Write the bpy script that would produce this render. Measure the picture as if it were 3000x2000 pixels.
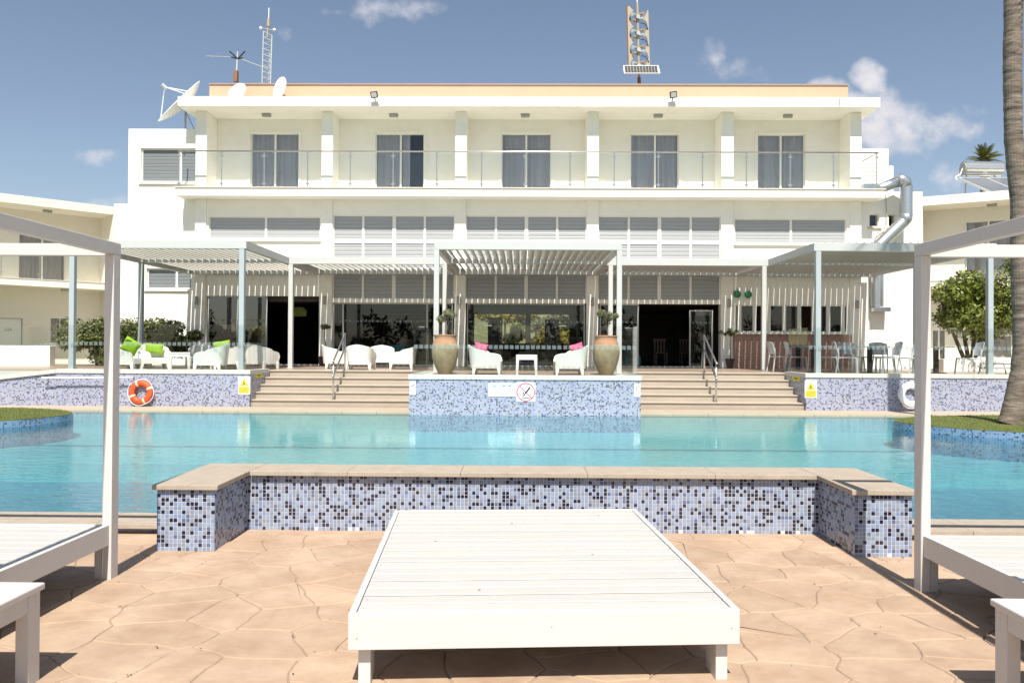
import bpy, bmesh, math, random
from mathutils import Vector, Matrix, noise
random.seed(7)
PI = math.pi
S = bpy.context.scene
COL = S.collection
for o in list(bpy.data.objects):
    bpy.data.objects.remove(o)

# ------------------------------------------------------------------ camera
CAM = Vector((0, 0, 1.38)); FPX = 2300.0
_a, _p, _r = 0.012, 20 / 2300.0, 0.0055
Ff = Vector((-math.sin(_a) * math.cos(_p), math.cos(_a) * math.cos(_p), math.sin(_p)))
R0 = Vector((math.cos(_a), math.sin(_a), 0)); U0 = R0.cross(Ff)
Rr = R0 * math.cos(_r) + U0 * math.sin(_r); Uu = U0 * math.cos(_r) - R0 * math.sin(_r)
cd = bpy.data.cameras.new('camera'); cam = bpy.data.objects.new('camera', cd); COL.objects.link(cam)
cam.matrix_world = Matrix(((Rr.x, Uu.x, -Ff.x, 0), (Rr.y, Uu.y, -Ff.y, 0), (Rr.z, Uu.z, -Ff.z, 1.38), (0, 0, 0, 1)))
cd.sensor_width = 36; cd.lens = 36 * FPX / 3000; cd.clip_start = 0.05; cd.clip_end = 3000
S.camera = cam

# ------------------------------------------------------------------ sun, sky, exposure
SUN_EL, SUN_AZ = math.radians(55), math.radians(3)      # sun stands behind the photographer, a touch to the right
sd = bpy.data.lights.new('sun', 'SUN'); sd.energy = 4.9; sd.angle = math.radians(0.53); sd.color = (1, 0.955, 0.88)
so = bpy.data.objects.new('sun', sd); COL.objects.link(so)
L = Vector((-math.sin(SUN_AZ) * math.cos(SUN_EL), math.cos(SUN_AZ) * math.cos(SUN_EL), -math.sin(SUN_EL)))
so.rotation_euler = L.to_track_quat('-Z', 'Y').to_euler(); so.location = (2, -20, 30)
S.view_settings.view_transform = 'Standard'; S.view_settings.look = 'None'
S.view_settings.exposure = 0.66; S.view_settings.gamma = 1; S.view_settings.use_curve_mapping = False
S.render.engine = 'CYCLES'
S.cycles.max_bounces = 10; S.cycles.transparent_max_bounces = 24

w = bpy.data.worlds.new('World'); S.world = w; w.use_nodes = True
nt = w.node_tree; nt.nodes.clear(); N = nt.nodes; K = nt.links
def wn(t, **k):
    n = N.new(t)
    for a, b in k.items(): setattr(n, a, b)
    return n
def wm(op, a, b=None, c=None):
    n = wn('ShaderNodeMath', operation=op)
    for i, v in enumerate((a, b, c)):
        if v is None: continue
        if isinstance(v, (int, float)): n.inputs[i].default_value = v
        else: K.new(v, n.inputs[i])
    return n.outputs[0]
out = wn('ShaderNodeOutputWorld'); bg = wn('ShaderNodeBackground')
sky = wn('ShaderNodeTexSky', sky_type='NISHITA', sun_disc=False)
sky.sun_elevation = SUN_EL; sky.sun_rotation = math.radians(180) - SUN_AZ
sky.air_density = 1.0; sky.dust_density = 0.9; sky.ozone_density = 1.2; sky.altitude = 20
tc = wn('ShaderNodeTexCoord'); sep = wn('ShaderNodeSeparateXYZ'); K.new(tc.outputs['Generated'], sep.inputs[0])
yy = wm('MAXIMUM', sep.outputs[1], 0.05)
u = wm('DIVIDE', sep.outputs[0], yy); v = wm('DIVIDE', sep.outputs[2], yy)
CL = [  # clouds of the northern sky: centre and half size as slopes (x/y, z/y), weight
    (2550, 340, 190, 105, 1.0), (2430, 255, 75, 42, 1.0), (2545, 225, 50, 60, 1.05), (2670, 385, 190, 75, .72), (2790, 375, 140, 50, .62), (2830, 330, 60, 45, .5),
    (2760, 505, 70, 80, .62), (2820, 470, 60, 50, .6), (1130, 15, 190, 55, .66), (1010, 35, 90, 30, .5), (2060, 145, 50, 100, .52),
    (2120, 205, 110, 50, .50), (2200, 215, 120, 45, .46), (255, 447, 75, 38, .66), (310, 595, 90, 35, .62), (1400, 205, 60, 30, .36), (1590, 90, 40, 40, .33),
    (820, 100, 45, 40, .38), (1590, 205, 50, 35, .33), (2250, 345, 60, 40, .3)]
cmb = wn('ShaderNodeCombineXYZ'); K.new(u, cmb.inputs[0]); K.new(v, cmb.inputs[1])
nz = wn('ShaderNodeTexNoise'); nz.inputs['Scale'].default_value = 26; nz.inputs['Detail'].default_value = 7; nz.inputs['Roughness'].default_value = .56
K.new(cmb.outputs[0], nz.inputs['Vector'])
nz2 = wn('ShaderNodeTexNoise'); nz2.inputs['Scale'].default_value = 2.2; nz2.inputs['Detail'].default_value = 8
K.new(tc.outputs['Generated'], nz2.inputs['Vector'])
nw = wn('ShaderNodeTexNoise'); nw.inputs['Scale'].default_value = 9; nw.inputs['Detail'].default_value = 3; K.new(cmb.outputs[0], nw.inputs['Vector'])
sw = wn('ShaderNodeSeparateColor'); K.new(nw.outputs['Color'], sw.inputs[0])
u2 = wm('ADD', u, wm('MULTIPLY', wm('SUBTRACT', sw.outputs[0], .5), .07)); v2 = wm('ADD', v, wm('MULTIPLY', wm('SUBTRACT', sw.outputs[1], .5), .05))
acc = None
for (px, py, rx, ry, wt) in CL:
    du = wm('DIVIDE', wm('SUBTRACT', u2, (px - 1528) / FPX), rx / FPX * 1.25); dv = wm('DIVIDE', wm('SUBTRACT', v2, (1020 - py) / FPX), ry / FPX * 1.25)
    d = wm('ADD', wm('MULTIPLY', du, du), wm('MULTIPLY', dv, dv))
    e = wm('MULTIPLY', wm('MAXIMUM', wm('SUBTRACT', 1.0, d), 0.0), wt)
    acc = e if acc is None else wm('MAXIMUM', acc, e)
front = wm('GREATER_THAN', sep.outputs[1], 0.06)
m1 = wm('MULTIPLY', acc, front)
den = wn('ShaderNodeMapRange', interpolation_type='SMOOTHSTEP'); den.inputs[1].default_value = .30; den.inputs[2].default_value = .95
K.new(wm('ADD', wm('MULTIPLY', m1, .85), wm('MULTIPLY', wm('SUBTRACT', nz.outputs[0], .5), 1.1)), den.inputs[0])
dens = wm('MULTIPLY', den.outputs[0], wm('MINIMUM', wm('MULTIPLY', m1, 6), 1.0))
# sparse clouds everywhere else, so that the sky goes on the same way outside the frame
d2 = wn('ShaderNodeMapRange', interpolation_type='SMOOTHSTEP'); d2.inputs[1].default_value = .60; d2.inputs[2].default_value = .82; K.new(nz2.outputs[0], d2.inputs[0])
away = wm('SUBTRACT', 1.0, wm('MULTIPLY', front, wm('LESS_THAN', v, .55)))
dens = wm('MAXIMUM', dens, wm('MULTIPLY', wm('MULTIPLY', d2.outputs[0], .8), wm('MULTIPLY', away, wm('GREATER_THAN', sep.outputs[2], 0.02))))
mx = wn('ShaderNodeMix', data_type='RGBA'); K.new(wm('MULTIPLY', dens, .93), mx.inputs[0])
hs = wn('ShaderNodeHueSaturation'); hs.inputs['Saturation'].default_value = .86; hs.inputs['Value'].default_value = .90
K.new(sky.outputs[0], hs.inputs['Color']); K.new(hs.outputs[0], mx.inputs[6])
mx.inputs[7].default_value = (6.6, 6.35, 6.5, 1)
K.new(mx.outputs[2], bg.inputs[0]); bg.inputs[1].default_value = 0.085; K.new(bg.outputs[0], out.inputs[0])

# ------------------------------------------------------------------ pixel helpers (3000 x 2000 measurements of the photograph -> metres)
def q(px, py, Y):
    d = Ff + Rr * ((px - 1500) / FPX) - Uu * ((py - 1000) / FPX)
    return CAM + d * (Y / d.y)
def qx(px, Y, py=1000): return q(px, py, Y).x
def qz(py, Y, px=1500): return q(px, py, Y).z
def qg(px, py, z):
    d = Ff + Rr * ((px - 1500) / FPX) - Uu * ((py - 1000) / FPX)
    return CAM + d * ((z - CAM.z) / d.z)

# ------------------------------------------------------------------ materials
MATS = {}
def mat(name, col, rough=.6, metal=0, var=0.0, vscale=6, bump=0, bscale=60, spec=.5, rnd=0.0, coat=0, tint=None, stretch=None, world=False, stain=0.0, stain_scale=1.2, stain_col=None):
    if name in MATS: return MATS[name]
    m = bpy.data.materials.new(name); m.use_nodes = True; t = m.node_tree; b = t.nodes['Principled BSDF']
    b.inputs['Base Color'].default_value = (*col, 1); b.inputs['Roughness'].default_value = rough; b.inputs['Metallic'].default_value = metal
    b.inputs['Specular IOR Level'].default_value = spec; b.inputs['Coat Weight'].default_value = coat
    tcn = t.nodes.new('ShaderNodeTexCoord'); src = tcn.outputs['Object']
    if world: src = t.nodes.new('ShaderNodeNewGeometry').outputs['Position']
    src0 = src
    if stretch:
        mp = t.nodes.new('ShaderNodeMapping'); mp.inputs['Scale'].default_value = stretch; t.links.new(src, mp.inputs[0]); src = mp.outputs[0]
    cur = None
    if var or tint:
        n = t.nodes.new('ShaderNodeTexNoise'); n.inputs['Scale'].default_value = vscale; n.inputs['Detail'].default_value = 6; n.inputs['Roughness'].default_value = .65
        t.links.new(src, n.inputs['Vector'])
        r = t.nodes.new('ShaderNodeMapRange'); r.inputs[1].default_value = .3; r.inputs[2].default_value = .7; t.links.new(n.outputs[0], r.inputs[0])
        x = t.nodes.new('ShaderNodeMix'); x.data_type = 'RGBA'; t.links.new(r.outputs[0], x.inputs[0])
        c2 = tint if tint else tuple(min(1, c * (1 + var)) for c in col)
        x.inputs[6].default_value = (*[c * (1 - var) for c in col], 1); x.inputs[7].default_value = (*c2, 1); cur = x.outputs[2]
    if stain:
        n = t.nodes.new('ShaderNodeTexNoise'); n.inputs['Scale'].default_value = stain_scale; n.inputs['Detail'].default_value = 9; n.inputs['Roughness'].default_value = .7; n.inputs['Distortion'].default_value = .4
        t.links.new(src0, n.inputs['Vector'])
        r = t.nodes.new('ShaderNodeMapRange'); r.inputs[1].default_value = .50; r.inputs[2].default_value = .72; r.inputs[4].default_value = stain; t.links.new(n.outputs[0], r.inputs[0])
        x = t.nodes.new('ShaderNodeMix'); x.data_type = 'RGBA'; t.links.new(r.outputs[0], x.inputs[0])
        if cur: t.links.new(cur, x.inputs[6])
        else: x.inputs[6].default_value = (*col, 1)
        x.inputs[7].default_value = (*(stain_col or [c * .55 for c in col]), 1); cur = x.outputs[2]
    if rnd:
        oi = t.nodes.new('ShaderNodeObjectInfo'); h = t.nodes.new('ShaderNodeHueSaturation')
        mr = t.nodes.new('ShaderNodeMapRange'); mr.inputs[3].default_value = 1 - rnd; mr.inputs[4].default_value = 1 + rnd
        t.links.new(oi.outputs['Random'], mr.inputs[0]); t.links.new(mr.outputs[0], h.inputs['Value'])
        if cur: t.links.new(cur, h.inputs['Color'])
        else: h.inputs['Color'].default_value = (*col, 1)
        cur = h.outputs[0]
    if cur: t.links.new(cur, b.inputs['Base Color'])
    if bump:
        n = t.nodes.new('ShaderNodeTexNoise'); n.inputs['Scale'].default_value = bscale; n.inputs['Detail'].default_value = 5; t.links.new(src, n.inputs['Vector'])
        bp = t.nodes.new('ShaderNodeBump'); bp.inputs['Strength'].default_value = bump; bp.inputs['Distance'].default_value = .01
        t.links.new(n.outputs[0], bp.inputs['Height']); t.links.new(bp.outputs[0], b.inputs['Normal'])
    MATS[name] = m; return m

def glass(name, tint=(.92, .97, .95), rough=0.0, ior=1.5, boost=1.0):
    if name in MATS: return MATS[name]
    m = bpy.data.materials.new(name); m.use_nodes = True; t = m.node_tree; t.nodes.clear()
    o = t.nodes.new('ShaderNodeOutputMaterial'); x = t.nodes.new('ShaderNodeMixShader'); f = t.nodes.new('ShaderNodeFresnel'); f.inputs[0].default_value = ior
    tr = t.nodes.new('ShaderNodeBsdfTransparent'); tr.inputs[0].default_value = (*tint, 1); g = t.nodes.new('ShaderNodeBsdfGlossy'); g.inputs['Roughness'].default_value = rough
    # a pane does not bend light here, so its inner face must reflect like its outer face (no total internal reflection)
    gm = t.nodes.new('ShaderNodeNewGeometry'); mi = t.nodes.new('ShaderNodeMix'); mi.data_type = 'FLOAT'; mi.inputs[2].default_value = ior; mi.inputs[3].default_value = 1 / ior
    t.links.new(gm.outputs['Backfacing'], mi.inputs[0]); t.links.new(mi.outputs[0], f.inputs[0])
    mm = t.nodes.new('ShaderNodeMath'); mm.operation = 'MULTIPLY'; mm.inputs[1].default_value = boost; mm.use_clamp = True
    t.links.new(f.outputs[0], mm.inputs[0]); t.links.new(mm.outputs[0], x.inputs[0]); t.links.new(tr.outputs[0], x.inputs[1]); t.links.new(g.outputs[0], x.inputs[2]); t.links.new(x.outputs[0], o.inputs[0])
    MATS[name] = m; return m

def mosaic_mat(name, pitch, cols, grout=(.42, .43, .45)):
    m = bpy.data.materials.new(name); m.use_nodes = True; t = m.node_tree; b = t.nodes['Principled BSDF']; nn = t.nodes; kk = t.links
    g = nn.new('ShaderNodeNewGeometry'); add = nn.new('ShaderNodeVectorMath'); add.operation = 'ADD'; add.inputs[1].default_value = (.0041, .0057, .0033); kk.new(g.outputs['Position'], add.inputs[0])
    sc = nn.new('ShaderNodeVectorMath'); sc.operation = 'SCALE'; sc.inputs['Scale'].default_value = 1 / pitch; kk.new(add.outputs[0], sc.inputs[0])
    fl = nn.new('ShaderNodeVectorMath'); fl.operation = 'FLOOR'; kk.new(sc.outputs[0], fl.inputs[0])
    wnz = nn.new('ShaderNodeTexWhiteNoise'); wnz.noise_dimensions = '3D'; kk.new(fl.outputs[0], wnz.inputs['Vector'])
    cr = nn.new('ShaderNodeValToRGB'); cr.color_ramp.interpolation = 'CONSTANT'; kk.new(wnz.outputs['Value'], cr.inputs[0])
    while len(cr.color_ramp.elements) < len(cols): cr.color_ramp.elements.new(.5)
    for e, (p_, c) in zip(cr.color_ramp.elements, cols): e.position = p_; e.color = (*c, 1)
    fr = nn.new('ShaderNodeVectorMath'); fr.operation = 'FRACTION'; kk.new(sc.outputs[0], fr.inputs[0])
    sf = nn.new('ShaderNodeSeparateXYZ'); kk.new(fr.outputs[0], sf.inputs[0]); sn = nn.new('ShaderNodeSeparateXYZ'); kk.new(g.outputs['Normal'], sn.inputs[0])
    tot = None
    for i in range(3):
        l = nn.new('ShaderNodeMath'); l.operation = 'LESS_THAN'; l.inputs[1].default_value = .11; kk.new(sf.outputs[i], l.inputs[0])
        ab = nn.new('ShaderNodeMath'); ab.operation = 'ABSOLUTE'; kk.new(sn.outputs[i], ab.inputs[0])
        l2 = nn.new('ShaderNodeMath'); l2.operation = 'LESS_THAN'; l2.inputs[1].default_value = .72; kk.new(ab.outputs[0], l2.inputs[0])
        mu = nn.new('ShaderNodeMath'); mu.operation = 'MULTIPLY'; kk.new(l.outputs[0], mu.inputs[0]); kk.new(l2.outputs[0], mu.inputs[1])
        if tot is None: tot = mu.outputs[0]
        else:
            mxx = nn.new('ShaderNodeMath'); mxx.operation = 'MAXIMUM'; kk.new(tot, mxx.inputs[0]); kk.new(mu.outputs[0], mxx.inputs[1]); tot = mxx.outputs[0]
    x = nn.new('ShaderNodeMix'); x.data_type = 'RGBA'; kk.new(tot, x.inputs[0]); kk.new(cr.outputs[0], x.inputs[6]); x.inputs[7].default_value = (*grout, 1)
    kk.new(x.outputs[2], b.inputs['Base Color']); b.inputs['Roughness'].default_value = .3
    bp = nn.new('ShaderNodeBump'); bp.inputs['Strength'].default_value = .3; bp.inputs['Distance'].default_value = .002; bp.invert = True; kk.new(tot, bp.inputs['Height']); kk.new(bp.outputs[0], b.inputs['Normal'])
    MATS[name] = m; return m

T_LIGHT, T_GREY, T_PERI, T_MID, T_DARK = (.245, .30, .405), (.21, .24, .30), (.19, .25, .40), (.10, .13, .23), (.016, .018, .042)
M_plaster = mat('white_plaster', (.88, .845, .76), .85, var=.02, vscale=1.3, bump=.12, bscale=90, stretch=(1, 1, .25), world=True, stain=.16, stain_scale=1.6)
M_wing = mat('cream_plaster', (.78, .725, .625), .85, var=.025, vscale=1.1, bump=.12, bscale=90)
M_trim = mat('white_trim', (.80, .78, .71), .5, var=.015)
M_alu = mat('light_grey_aluminium', (.49, .49, .47), .42, metal=.0, var=.02, vscale=3)
M_blade = mat('louvre_grey', (.45, .44, .39), .42, metal=.1, var=.03, vscale=2)
M_bluepost = mat('grey_blue_steel', (.38, .42, .43), .4, metal=0, var=.02)
M_steel = mat('brushed_steel', (.56, .55, .53), .28, metal=.9)
M_galv = mat('galvanised_duct', (.50, .53, .55), .32, metal=.85, var=.12, vscale=8, stretch=(1, 1, 12))
M_wood = mat('white_painted_wood', (.457, .443, .415), .5, var=.03, vscale=5, bump=.2, bscale=30, stretch=(.25, 2.5, 1), rnd=.03, world=True, stain=.2, stain_scale=9, stain_col=(.40, .37, .31))
M_woody = mat('white_painted_wood_post', (.55, .53, .505), .48, var=.02, vscale=3, bump=.12, bscale=20, stain=.3, stain_scale=6, stain_col=(.50, .46, .40))
M_gap = mat('dark_gap', (.04, .04, .04), .9)
M_coping = mat('beige_stone_coping', (.36, .30, .235), .75, var=.10, vscale=14, bump=.25, bscale=120, world=True, stain=.5, stain_scale=7)
M_deck = mat('pool_deck_stone', (.40, .33, .245), .75, var=.06, vscale=3, bump=.2, bscale=60)
M_step = mat('step_stone', (.37, .31, .245), .6, var=.10, vscale=2.2, stretch=(1, 1, 3), bump=.1, bscale=50)
M_nosing = mat('step_nosing_stone', (.40, .35, .28), .5, var=.06, vscale=5)
M_terr = mat('terrace_tiles', (.34, .255, .19), .32, var=.08, vscale=3, bump=.05, bscale=40)
M_tcop = mat('pale_concrete_coping', (.50, .495, .46), .6, var=.05, vscale=5, bump=.1)
M_stone = mat('stamped_stone', (.36, .238, .156), .8, var=.10, vscale=2.6, tint=(.455, .335, .235), bump=.6, bscale=13, rnd=.06, world=True, stain=.55, stain_scale=5.5, stain_col=(.30, .20, .14))
M_joint = mat('pale_joint_mortar', (.46, .36, .27), .9, var=.3, tint=(.24, .175, .13), vscale=3.2, bump=.5, bscale=50)
M_grout = mat('tile_grout', (.54, .54, .55), .8, var=.05)
M_tiles = [mat('tile_pale_blue', T_LIGHT, .16, var=.05, vscale=9), mat('tile_grey', T_GREY, .16, var=.05, vscale=9), mat('tile_periwinkle', T_PERI, .16, var=.05, vscale=9),
           mat('tile_slate_blue', T_MID, .16, var=.05, vscale=9), mat('tile_navy', T_DARK, .14, var=.2, vscale=9)]
M_mos = mosaic_mat('mosaic_far', .0285, [(0, (.31, .33, .43)), (.36, (.275, .285, .335)), (.55, (.245, .265, .41)), (.72, (.155, .165, .285)), (.84, (.035, .035, .065))])
M_mosi = mosaic_mat('mosaic_island', .030, [(0, (.15, .25, .40)), (.36, (.17, .24, .34)), (.55, (.11, .20, .38)), (.74, (.07, .12, .24)), (.88, (.02, .03, .07))], (.28, .33, .37))
M_pool = mosaic_mat('mosaic_pool_floor', .10, [(0, (.22, .45, .475)), (.4, (.20, .42, .455)), (.8, (.24, .475, .495))], (.26, .48, .50))
M_poold = mosaic_mat('mosaic_deep_floor', .10, [(0, (.115, .215, .285)), (.4, (.10, .20, .27)), (.8, (.13, .235, .305))], (.14, .24, .305))
M_poolline = mat('pool_edge_tile', (.06, .22, .28), .5)
M_glass = glass('balustrade_glass', (.975, .99, .984), ior=1.5, boost=1)
M_bglass = glass('balcony_glass', (.96, .98, .97), ior=1.5, boost=1)
M_wglass = glass('window_glass', (.90, .92, .93), ior=1.5, boost=1)
M_sglass = glass('sun_control_glass', (.30, .33, .33), ior=1.9, boost=1.7)
M_frost = glass('frosted_strip', (.93, .96, .96))
_t = M_frost.node_tree; _d = _t.nodes.new('ShaderNodeBsdfDiffuse'); _d.inputs[0].default_value = (.30, .35, .35, 1); _x = _t.nodes.new('ShaderNodeMixShader'); _x.inputs[0].default_value = .38
_tr = [n for n in _t.nodes if n.type == 'BSDF_TRANSPARENT'][0]; _o = [n for n in _t.nodes if n.type == 'OUTPUT_MATERIAL'][0]
_t.links.new(_tr.outputs[0], _x.inputs[1]); _t.links.new(_d.outputs[0], _x.inputs[2]); _t.links.new(_x.outputs[0], _o.inputs[0])
M_shut = mat('grey_shutter', (.34, .35, .355), .45, var=.03)
M_curt = mat('grey_curtain', (.44, .405, .42), .9, var=.10, vscale=1.2, stretch=(6, 6, .5))
M_curt2 = mat('mauve_curtain', (.52, .45, .42), .9, var=.12, vscale=1.2, stretch=(6, 6, .5))
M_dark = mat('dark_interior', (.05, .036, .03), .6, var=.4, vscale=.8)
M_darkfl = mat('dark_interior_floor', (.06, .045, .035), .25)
M_black = mat('black_metal', (.02, .02, .022), .4)
M_parapet = mat('peach_parapet', (.46, .345, .235), .85, var=.04, vscale=.9, bump=.1)
M_rust = mat('rusty_steel', (.22, .10, .05), .7, var=.3, vscale=20)
M_cap = mat('dark_metal_cap', (.30, .22, .18), .5)
M_plastic = mat('white_plastic', (.72, .71, .66), .35, var=.01)
M_pgrey = mat('pale_grey_plastic', (.48, .51, .51), .4, var=.02)
M_lime = mat('lime_fabric', (.22, .38, .015), .9, var=.12, vscale=12, bump=.3)
M_pink = mat('pink_fabric', (.72, .10, .22), .9, var=.15, vscale=14, bump=.3)
M_teal = mat('teal_fabric', (.02, .20, .24), .8, var=.1)
M_terra = mat('weathered_terracotta', (.25, .195, .105), .85, var=.22, vscale=4, tint=(.36, .29, .18), bump=.5, bscale=25)
M_terra2 = mat('terracotta_rim', (.40, .21, .12), .85, var=.15, vscale=8, bump=.4, bscale=30)
M_brick = mat('pink_brick', (.46, .28, .22), .85, var=.15, vscale=10, bump=.4)
M_leaf = mat('citrus_leaf', (.07, .11, .012), .5, var=.5, vscale=2.5, tint=(.22, .25, .03))
M_leafd = mat('hedge_leaf', (.045, .06, .012), .6, var=.4, vscale=3, tint=(.13, .145, .025))
M_leafo = mat('olive_leaf', (.10, .115, .05), .6, var=.3, vscale=6, tint=(.19, .185, .085))
M_yel = mat('yellow_flower', (.36, .26, .015), .7, var=.3, vscale=2, tint=(.14, .14, .02))
M_far = mat('far_tree_leaf', (.035, .06, .02), .7, var=.4, vscale=1)
M_bark = mat('bark', (.13, .09, .06), .9, var=.3, vscale=9, bump=.6, bscale=20)
M_palm = mat('palm_bark', (.11, .08, .058), .95, var=.5, vscale=3.6, tint=(.26, .21, .165), bump=1.0, bscale=9, stretch=(1.2, 1.2, 5))
M_frond = mat('palm_frond', (.09, .12, .02), .6, var=.3, tint=(.2, .2, .04))
M_grass = mat('lawn', (.085, .11, .015), .9, var=.25, vscale=5, tint=(.13, .15, .03), bump=.4, bscale=80)
M_grassb = mat('grass_blade', (.085, .12, .015), .8, var=.3, vscale=3, tint=(.14, .165, .03))
M_field = mat('dry_field', (.13, .13, .05), .95, var=.3, vscale=.3)
M_orange = mat('life_ring_orange', (.58, .075, .012), .55, var=.06)
M_white = mat('bright_white', (.84, .84, .82), .5)
M_signw = mat('sign_white', (.86, .86, .86), .45)
M_signred = mat('sign_red', (.60, .09, .13), .5)
M_signyel = mat('sign_yellow', (.80, .50, .04), .5)
M_signblk = mat('sign_black', (.03, .03, .03), .5)
M_signblu = mat('sign_blue_print', (.28, .55, .62), .5)
M_signbrn = mat('sign_brown_print', (.38, .28, .03), .5)
M_green = mat('green_glass_float', (.02, .26, .14), .25, var=.3, vscale=9)
M_solar = mat('solar_cells', (.05, .05, .042), .35, var=.1)
M_collect = mat('collector_glass', (.14, .15, .17), .2)
M_siren = mat('siren_beige', (.36, .30, .21), .6, var=.06)
M_ochre = mat('ochre_metal', (.34, .22, .06), .5)
M_duct = M_galv
M_lampg = mat('grey_lamp', (.36, .36, .33), .5)

# ------------------------------------------------------------------ object helpers
def base_loc(o):
    v_ = Vector((0, 0, 0))
    while o is not None: v_ = v_ + Vector(o.location); o = o.parent
    return v_
def thing(name, label, cat, loc=(0, 0, 0), group=None, kind=None):
    o = bpy.data.objects.new(name, None); COL.objects.link(o); o.location = loc; o.empty_display_size = .1
    if label: o['label'] = label
    if cat: o['category'] = cat
    if group: o['group'] = group
    if kind: o['kind'] = kind
    return o
def tag(o, label=None, cat=None, group=None, kind=None):
    if label: o['label'] = label
    if cat: o['category'] = cat
    if group: o['group'] = group
    if kind: o['kind'] = kind
    return o
class MB:
    def __init__(s): s.v = []; s.f = []; s.m = []; s.cm = 0
    def add(s, vs, fs):
        n = len(s.v); s.v += [Vector(a) for a in vs]; s.f += [tuple(n + i for i in f) for f in fs]; s.m += [s.cm] * len(fs)
    def box(s, x0, x1, y0, y1, z0, z1):
        if x0 > x1: x0, x1 = x1, x0
        if y0 > y1: y0, y1 = y1, y0
        if z0 > z1: z0, z1 = z1, z0
        s.add([(x0, y0, z0), (x1, y0, z0), (x1, y1, z0), (x0, y1, z0), (x0, y0, z1), (x1, y0, z1), (x1, y1, z1), (x0, y1, z1)],
              [(0, 3, 2, 1), (4, 5, 6, 7), (0, 1, 5, 4), (1, 2, 6, 5), (2, 3, 7, 6), (3, 0, 4, 7)]); return s
    def beam(s, a, b, wd, ht, up=(0, 0, 1)):
        a = Vector(a); b = Vector(b); d = (b - a).normalized(); upv = Vector(up); sx = d.cross(upv)
        if sx.length < 1e-4: sx = d.cross(Vector((0, 1, 0)))
        sx.normalize(); uz = sx.cross(d).normalized(); P = []
        for c in (a, b):
            for i, j in ((-1, -1), (1, -1), (1, 1), (-1, 1)): P.append(c + sx * (i * wd / 2) + uz * (j * ht / 2))
        s.add(P, [(3, 2, 1, 0), (4, 5, 6, 7), (0, 1, 5, 4), (1, 2, 6, 5), (2, 3, 7, 6), (3, 0, 4, 7)]); return s
    def tube(s, pts, rad, n=8, caps=True):
        pts = [Vector(p) for p in pts]; rads = rad if isinstance(rad, (list, tuple)) else [rad] * len(pts); prev = None; st = len(s.v); V = []
        for i, p in enumerate(pts):
            d = (pts[min(i + 1, len(pts) - 1)] - pts[max(i - 1, 0)]).normalized()
            if prev is None:
                r = d.cross(Vector((0, 0, 1)))
                if r.length < 1e-3: r = d.cross(Vector((0, 1, 0)))
            else: r = prev - d * prev.dot(d)
            r.normalize(); prev = r; b_ = d.cross(r)
            for k in range(n):
                a = 2 * PI * k / n; V.append(p + (r * math.cos(a) + b_ * math.sin(a)) * rads[i])
        F = []
        for i in range(len(pts) - 1):
            for k in range(n):
                F.append((i * n + k, i * n + (k + 1) % n, (i + 1) * n + (k + 1) % n, (i + 1) * n + k))
        if caps: F.append(tuple(range(n - 1, -1, -1))); F.append(tuple(range((len(pts) - 1) * n, len(pts) * n)))
        s.add(V, F); return s
    def lathe(s, prof, n=24, c=(0, 0, 0)):
        V = []; F = []; c = Vector(c)
        for r, z in prof:
            for k in range(n):
                a = 2 * PI * k / n; V.append(c + Vector((r * math.cos(a), r * math.sin(a), z)))
        for i in range(len(prof) - 1):
            for k in range(n): F.append((i * n + k, i * n + (k + 1) % n, (i + 1) * n + (k + 1) % n, (i + 1) * n + k))
        F.append(tuple(range(n - 1, -1, -1))); F.append(tuple(range((len(prof) - 1) * n, len(prof) * n)))
        s.add(V, F); return s
    def prism(s, poly, d0, d1, axis='y'):
        n = len(poly)
        mk = {'y': lambda a, b, d: (a, d, b), 'z': lambda a, b, d: (a, b, d), 'x': lambda a, b, d: (d, a, b)}[axis]
        V = [mk(a, b, d0) for a, b in poly] + [mk(a, b, d1) for a, b in poly]
        F = [tuple(range(n)), tuple(range(2 * n - 1, n - 1, -1))] + [(i, i + n, (i + 1) % n + n, (i + 1) % n) for i in range(n)]
        s.add(V, F); return s
    def build(s, name, material, parent=None, smooth=False, bevel=0, label=None, kind=None, local=False, loc=None):
        off = Vector((0, 0, 0))
        if parent is not None and not local: off = base_loc(parent)
        me = bpy.data.meshes.new(name)
        lo = Vector(loc) if loc is not None else Vector((0, 0, 0))
        me.from_pydata([tuple(a - off - lo) for a in s.v], [], s.f)
        ms = material if isinstance(material, (list, tuple)) else [material]
        for m_ in ms: me.materials.append(m_)
        if len(ms) > 1: me.polygons.foreach_set('material_index', s.m)
        bm = bmesh.new(); bm.from_mesh(me); bmesh.ops.recalc_face_normals(bm, faces=bm.faces); bm.to_mesh(me); bm.free()
        if smooth: me.polygons.foreach_set('use_smooth', [True] * len(me.polygons))
        o = bpy.data.objects.new(name, me); COL.objects.link(o); o.parent = parent; o.location = lo
        if smooth == 'auto':
            try: me.set_sharp_from_angle(angle=math.radians(40))
            except Exception: pass
        if bevel:
            b_ = o.modifiers.new('bevel', 'BEVEL'); b_.width = bevel; b_.segments = 2; b_.limit_method = 'ANGLE'
        if label: o['label'] = label
        if kind: o['kind'] = kind
        return o
def bx(name, m, parent, *a, **k): return MB().box(*a).build(name, m, parent, **k)
def copy_tree(o, parent=None):
    c = o.copy(); COL.objects.link(c); c.parent = parent
    for ch in list(o.children): copy_tree(ch, c)
    return c
def inst(name, mesh, parent, loc, scale=(1, 1, 1), rot=(0, 0, 0)):
    o = bpy.data.objects.new(name, mesh); COL.objects.link(o); o.parent = parent; o.location = Vector(loc) - (base_loc(parent) if parent else Vector())
    o.scale = scale; o.rotation_euler = rot; return o
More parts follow.
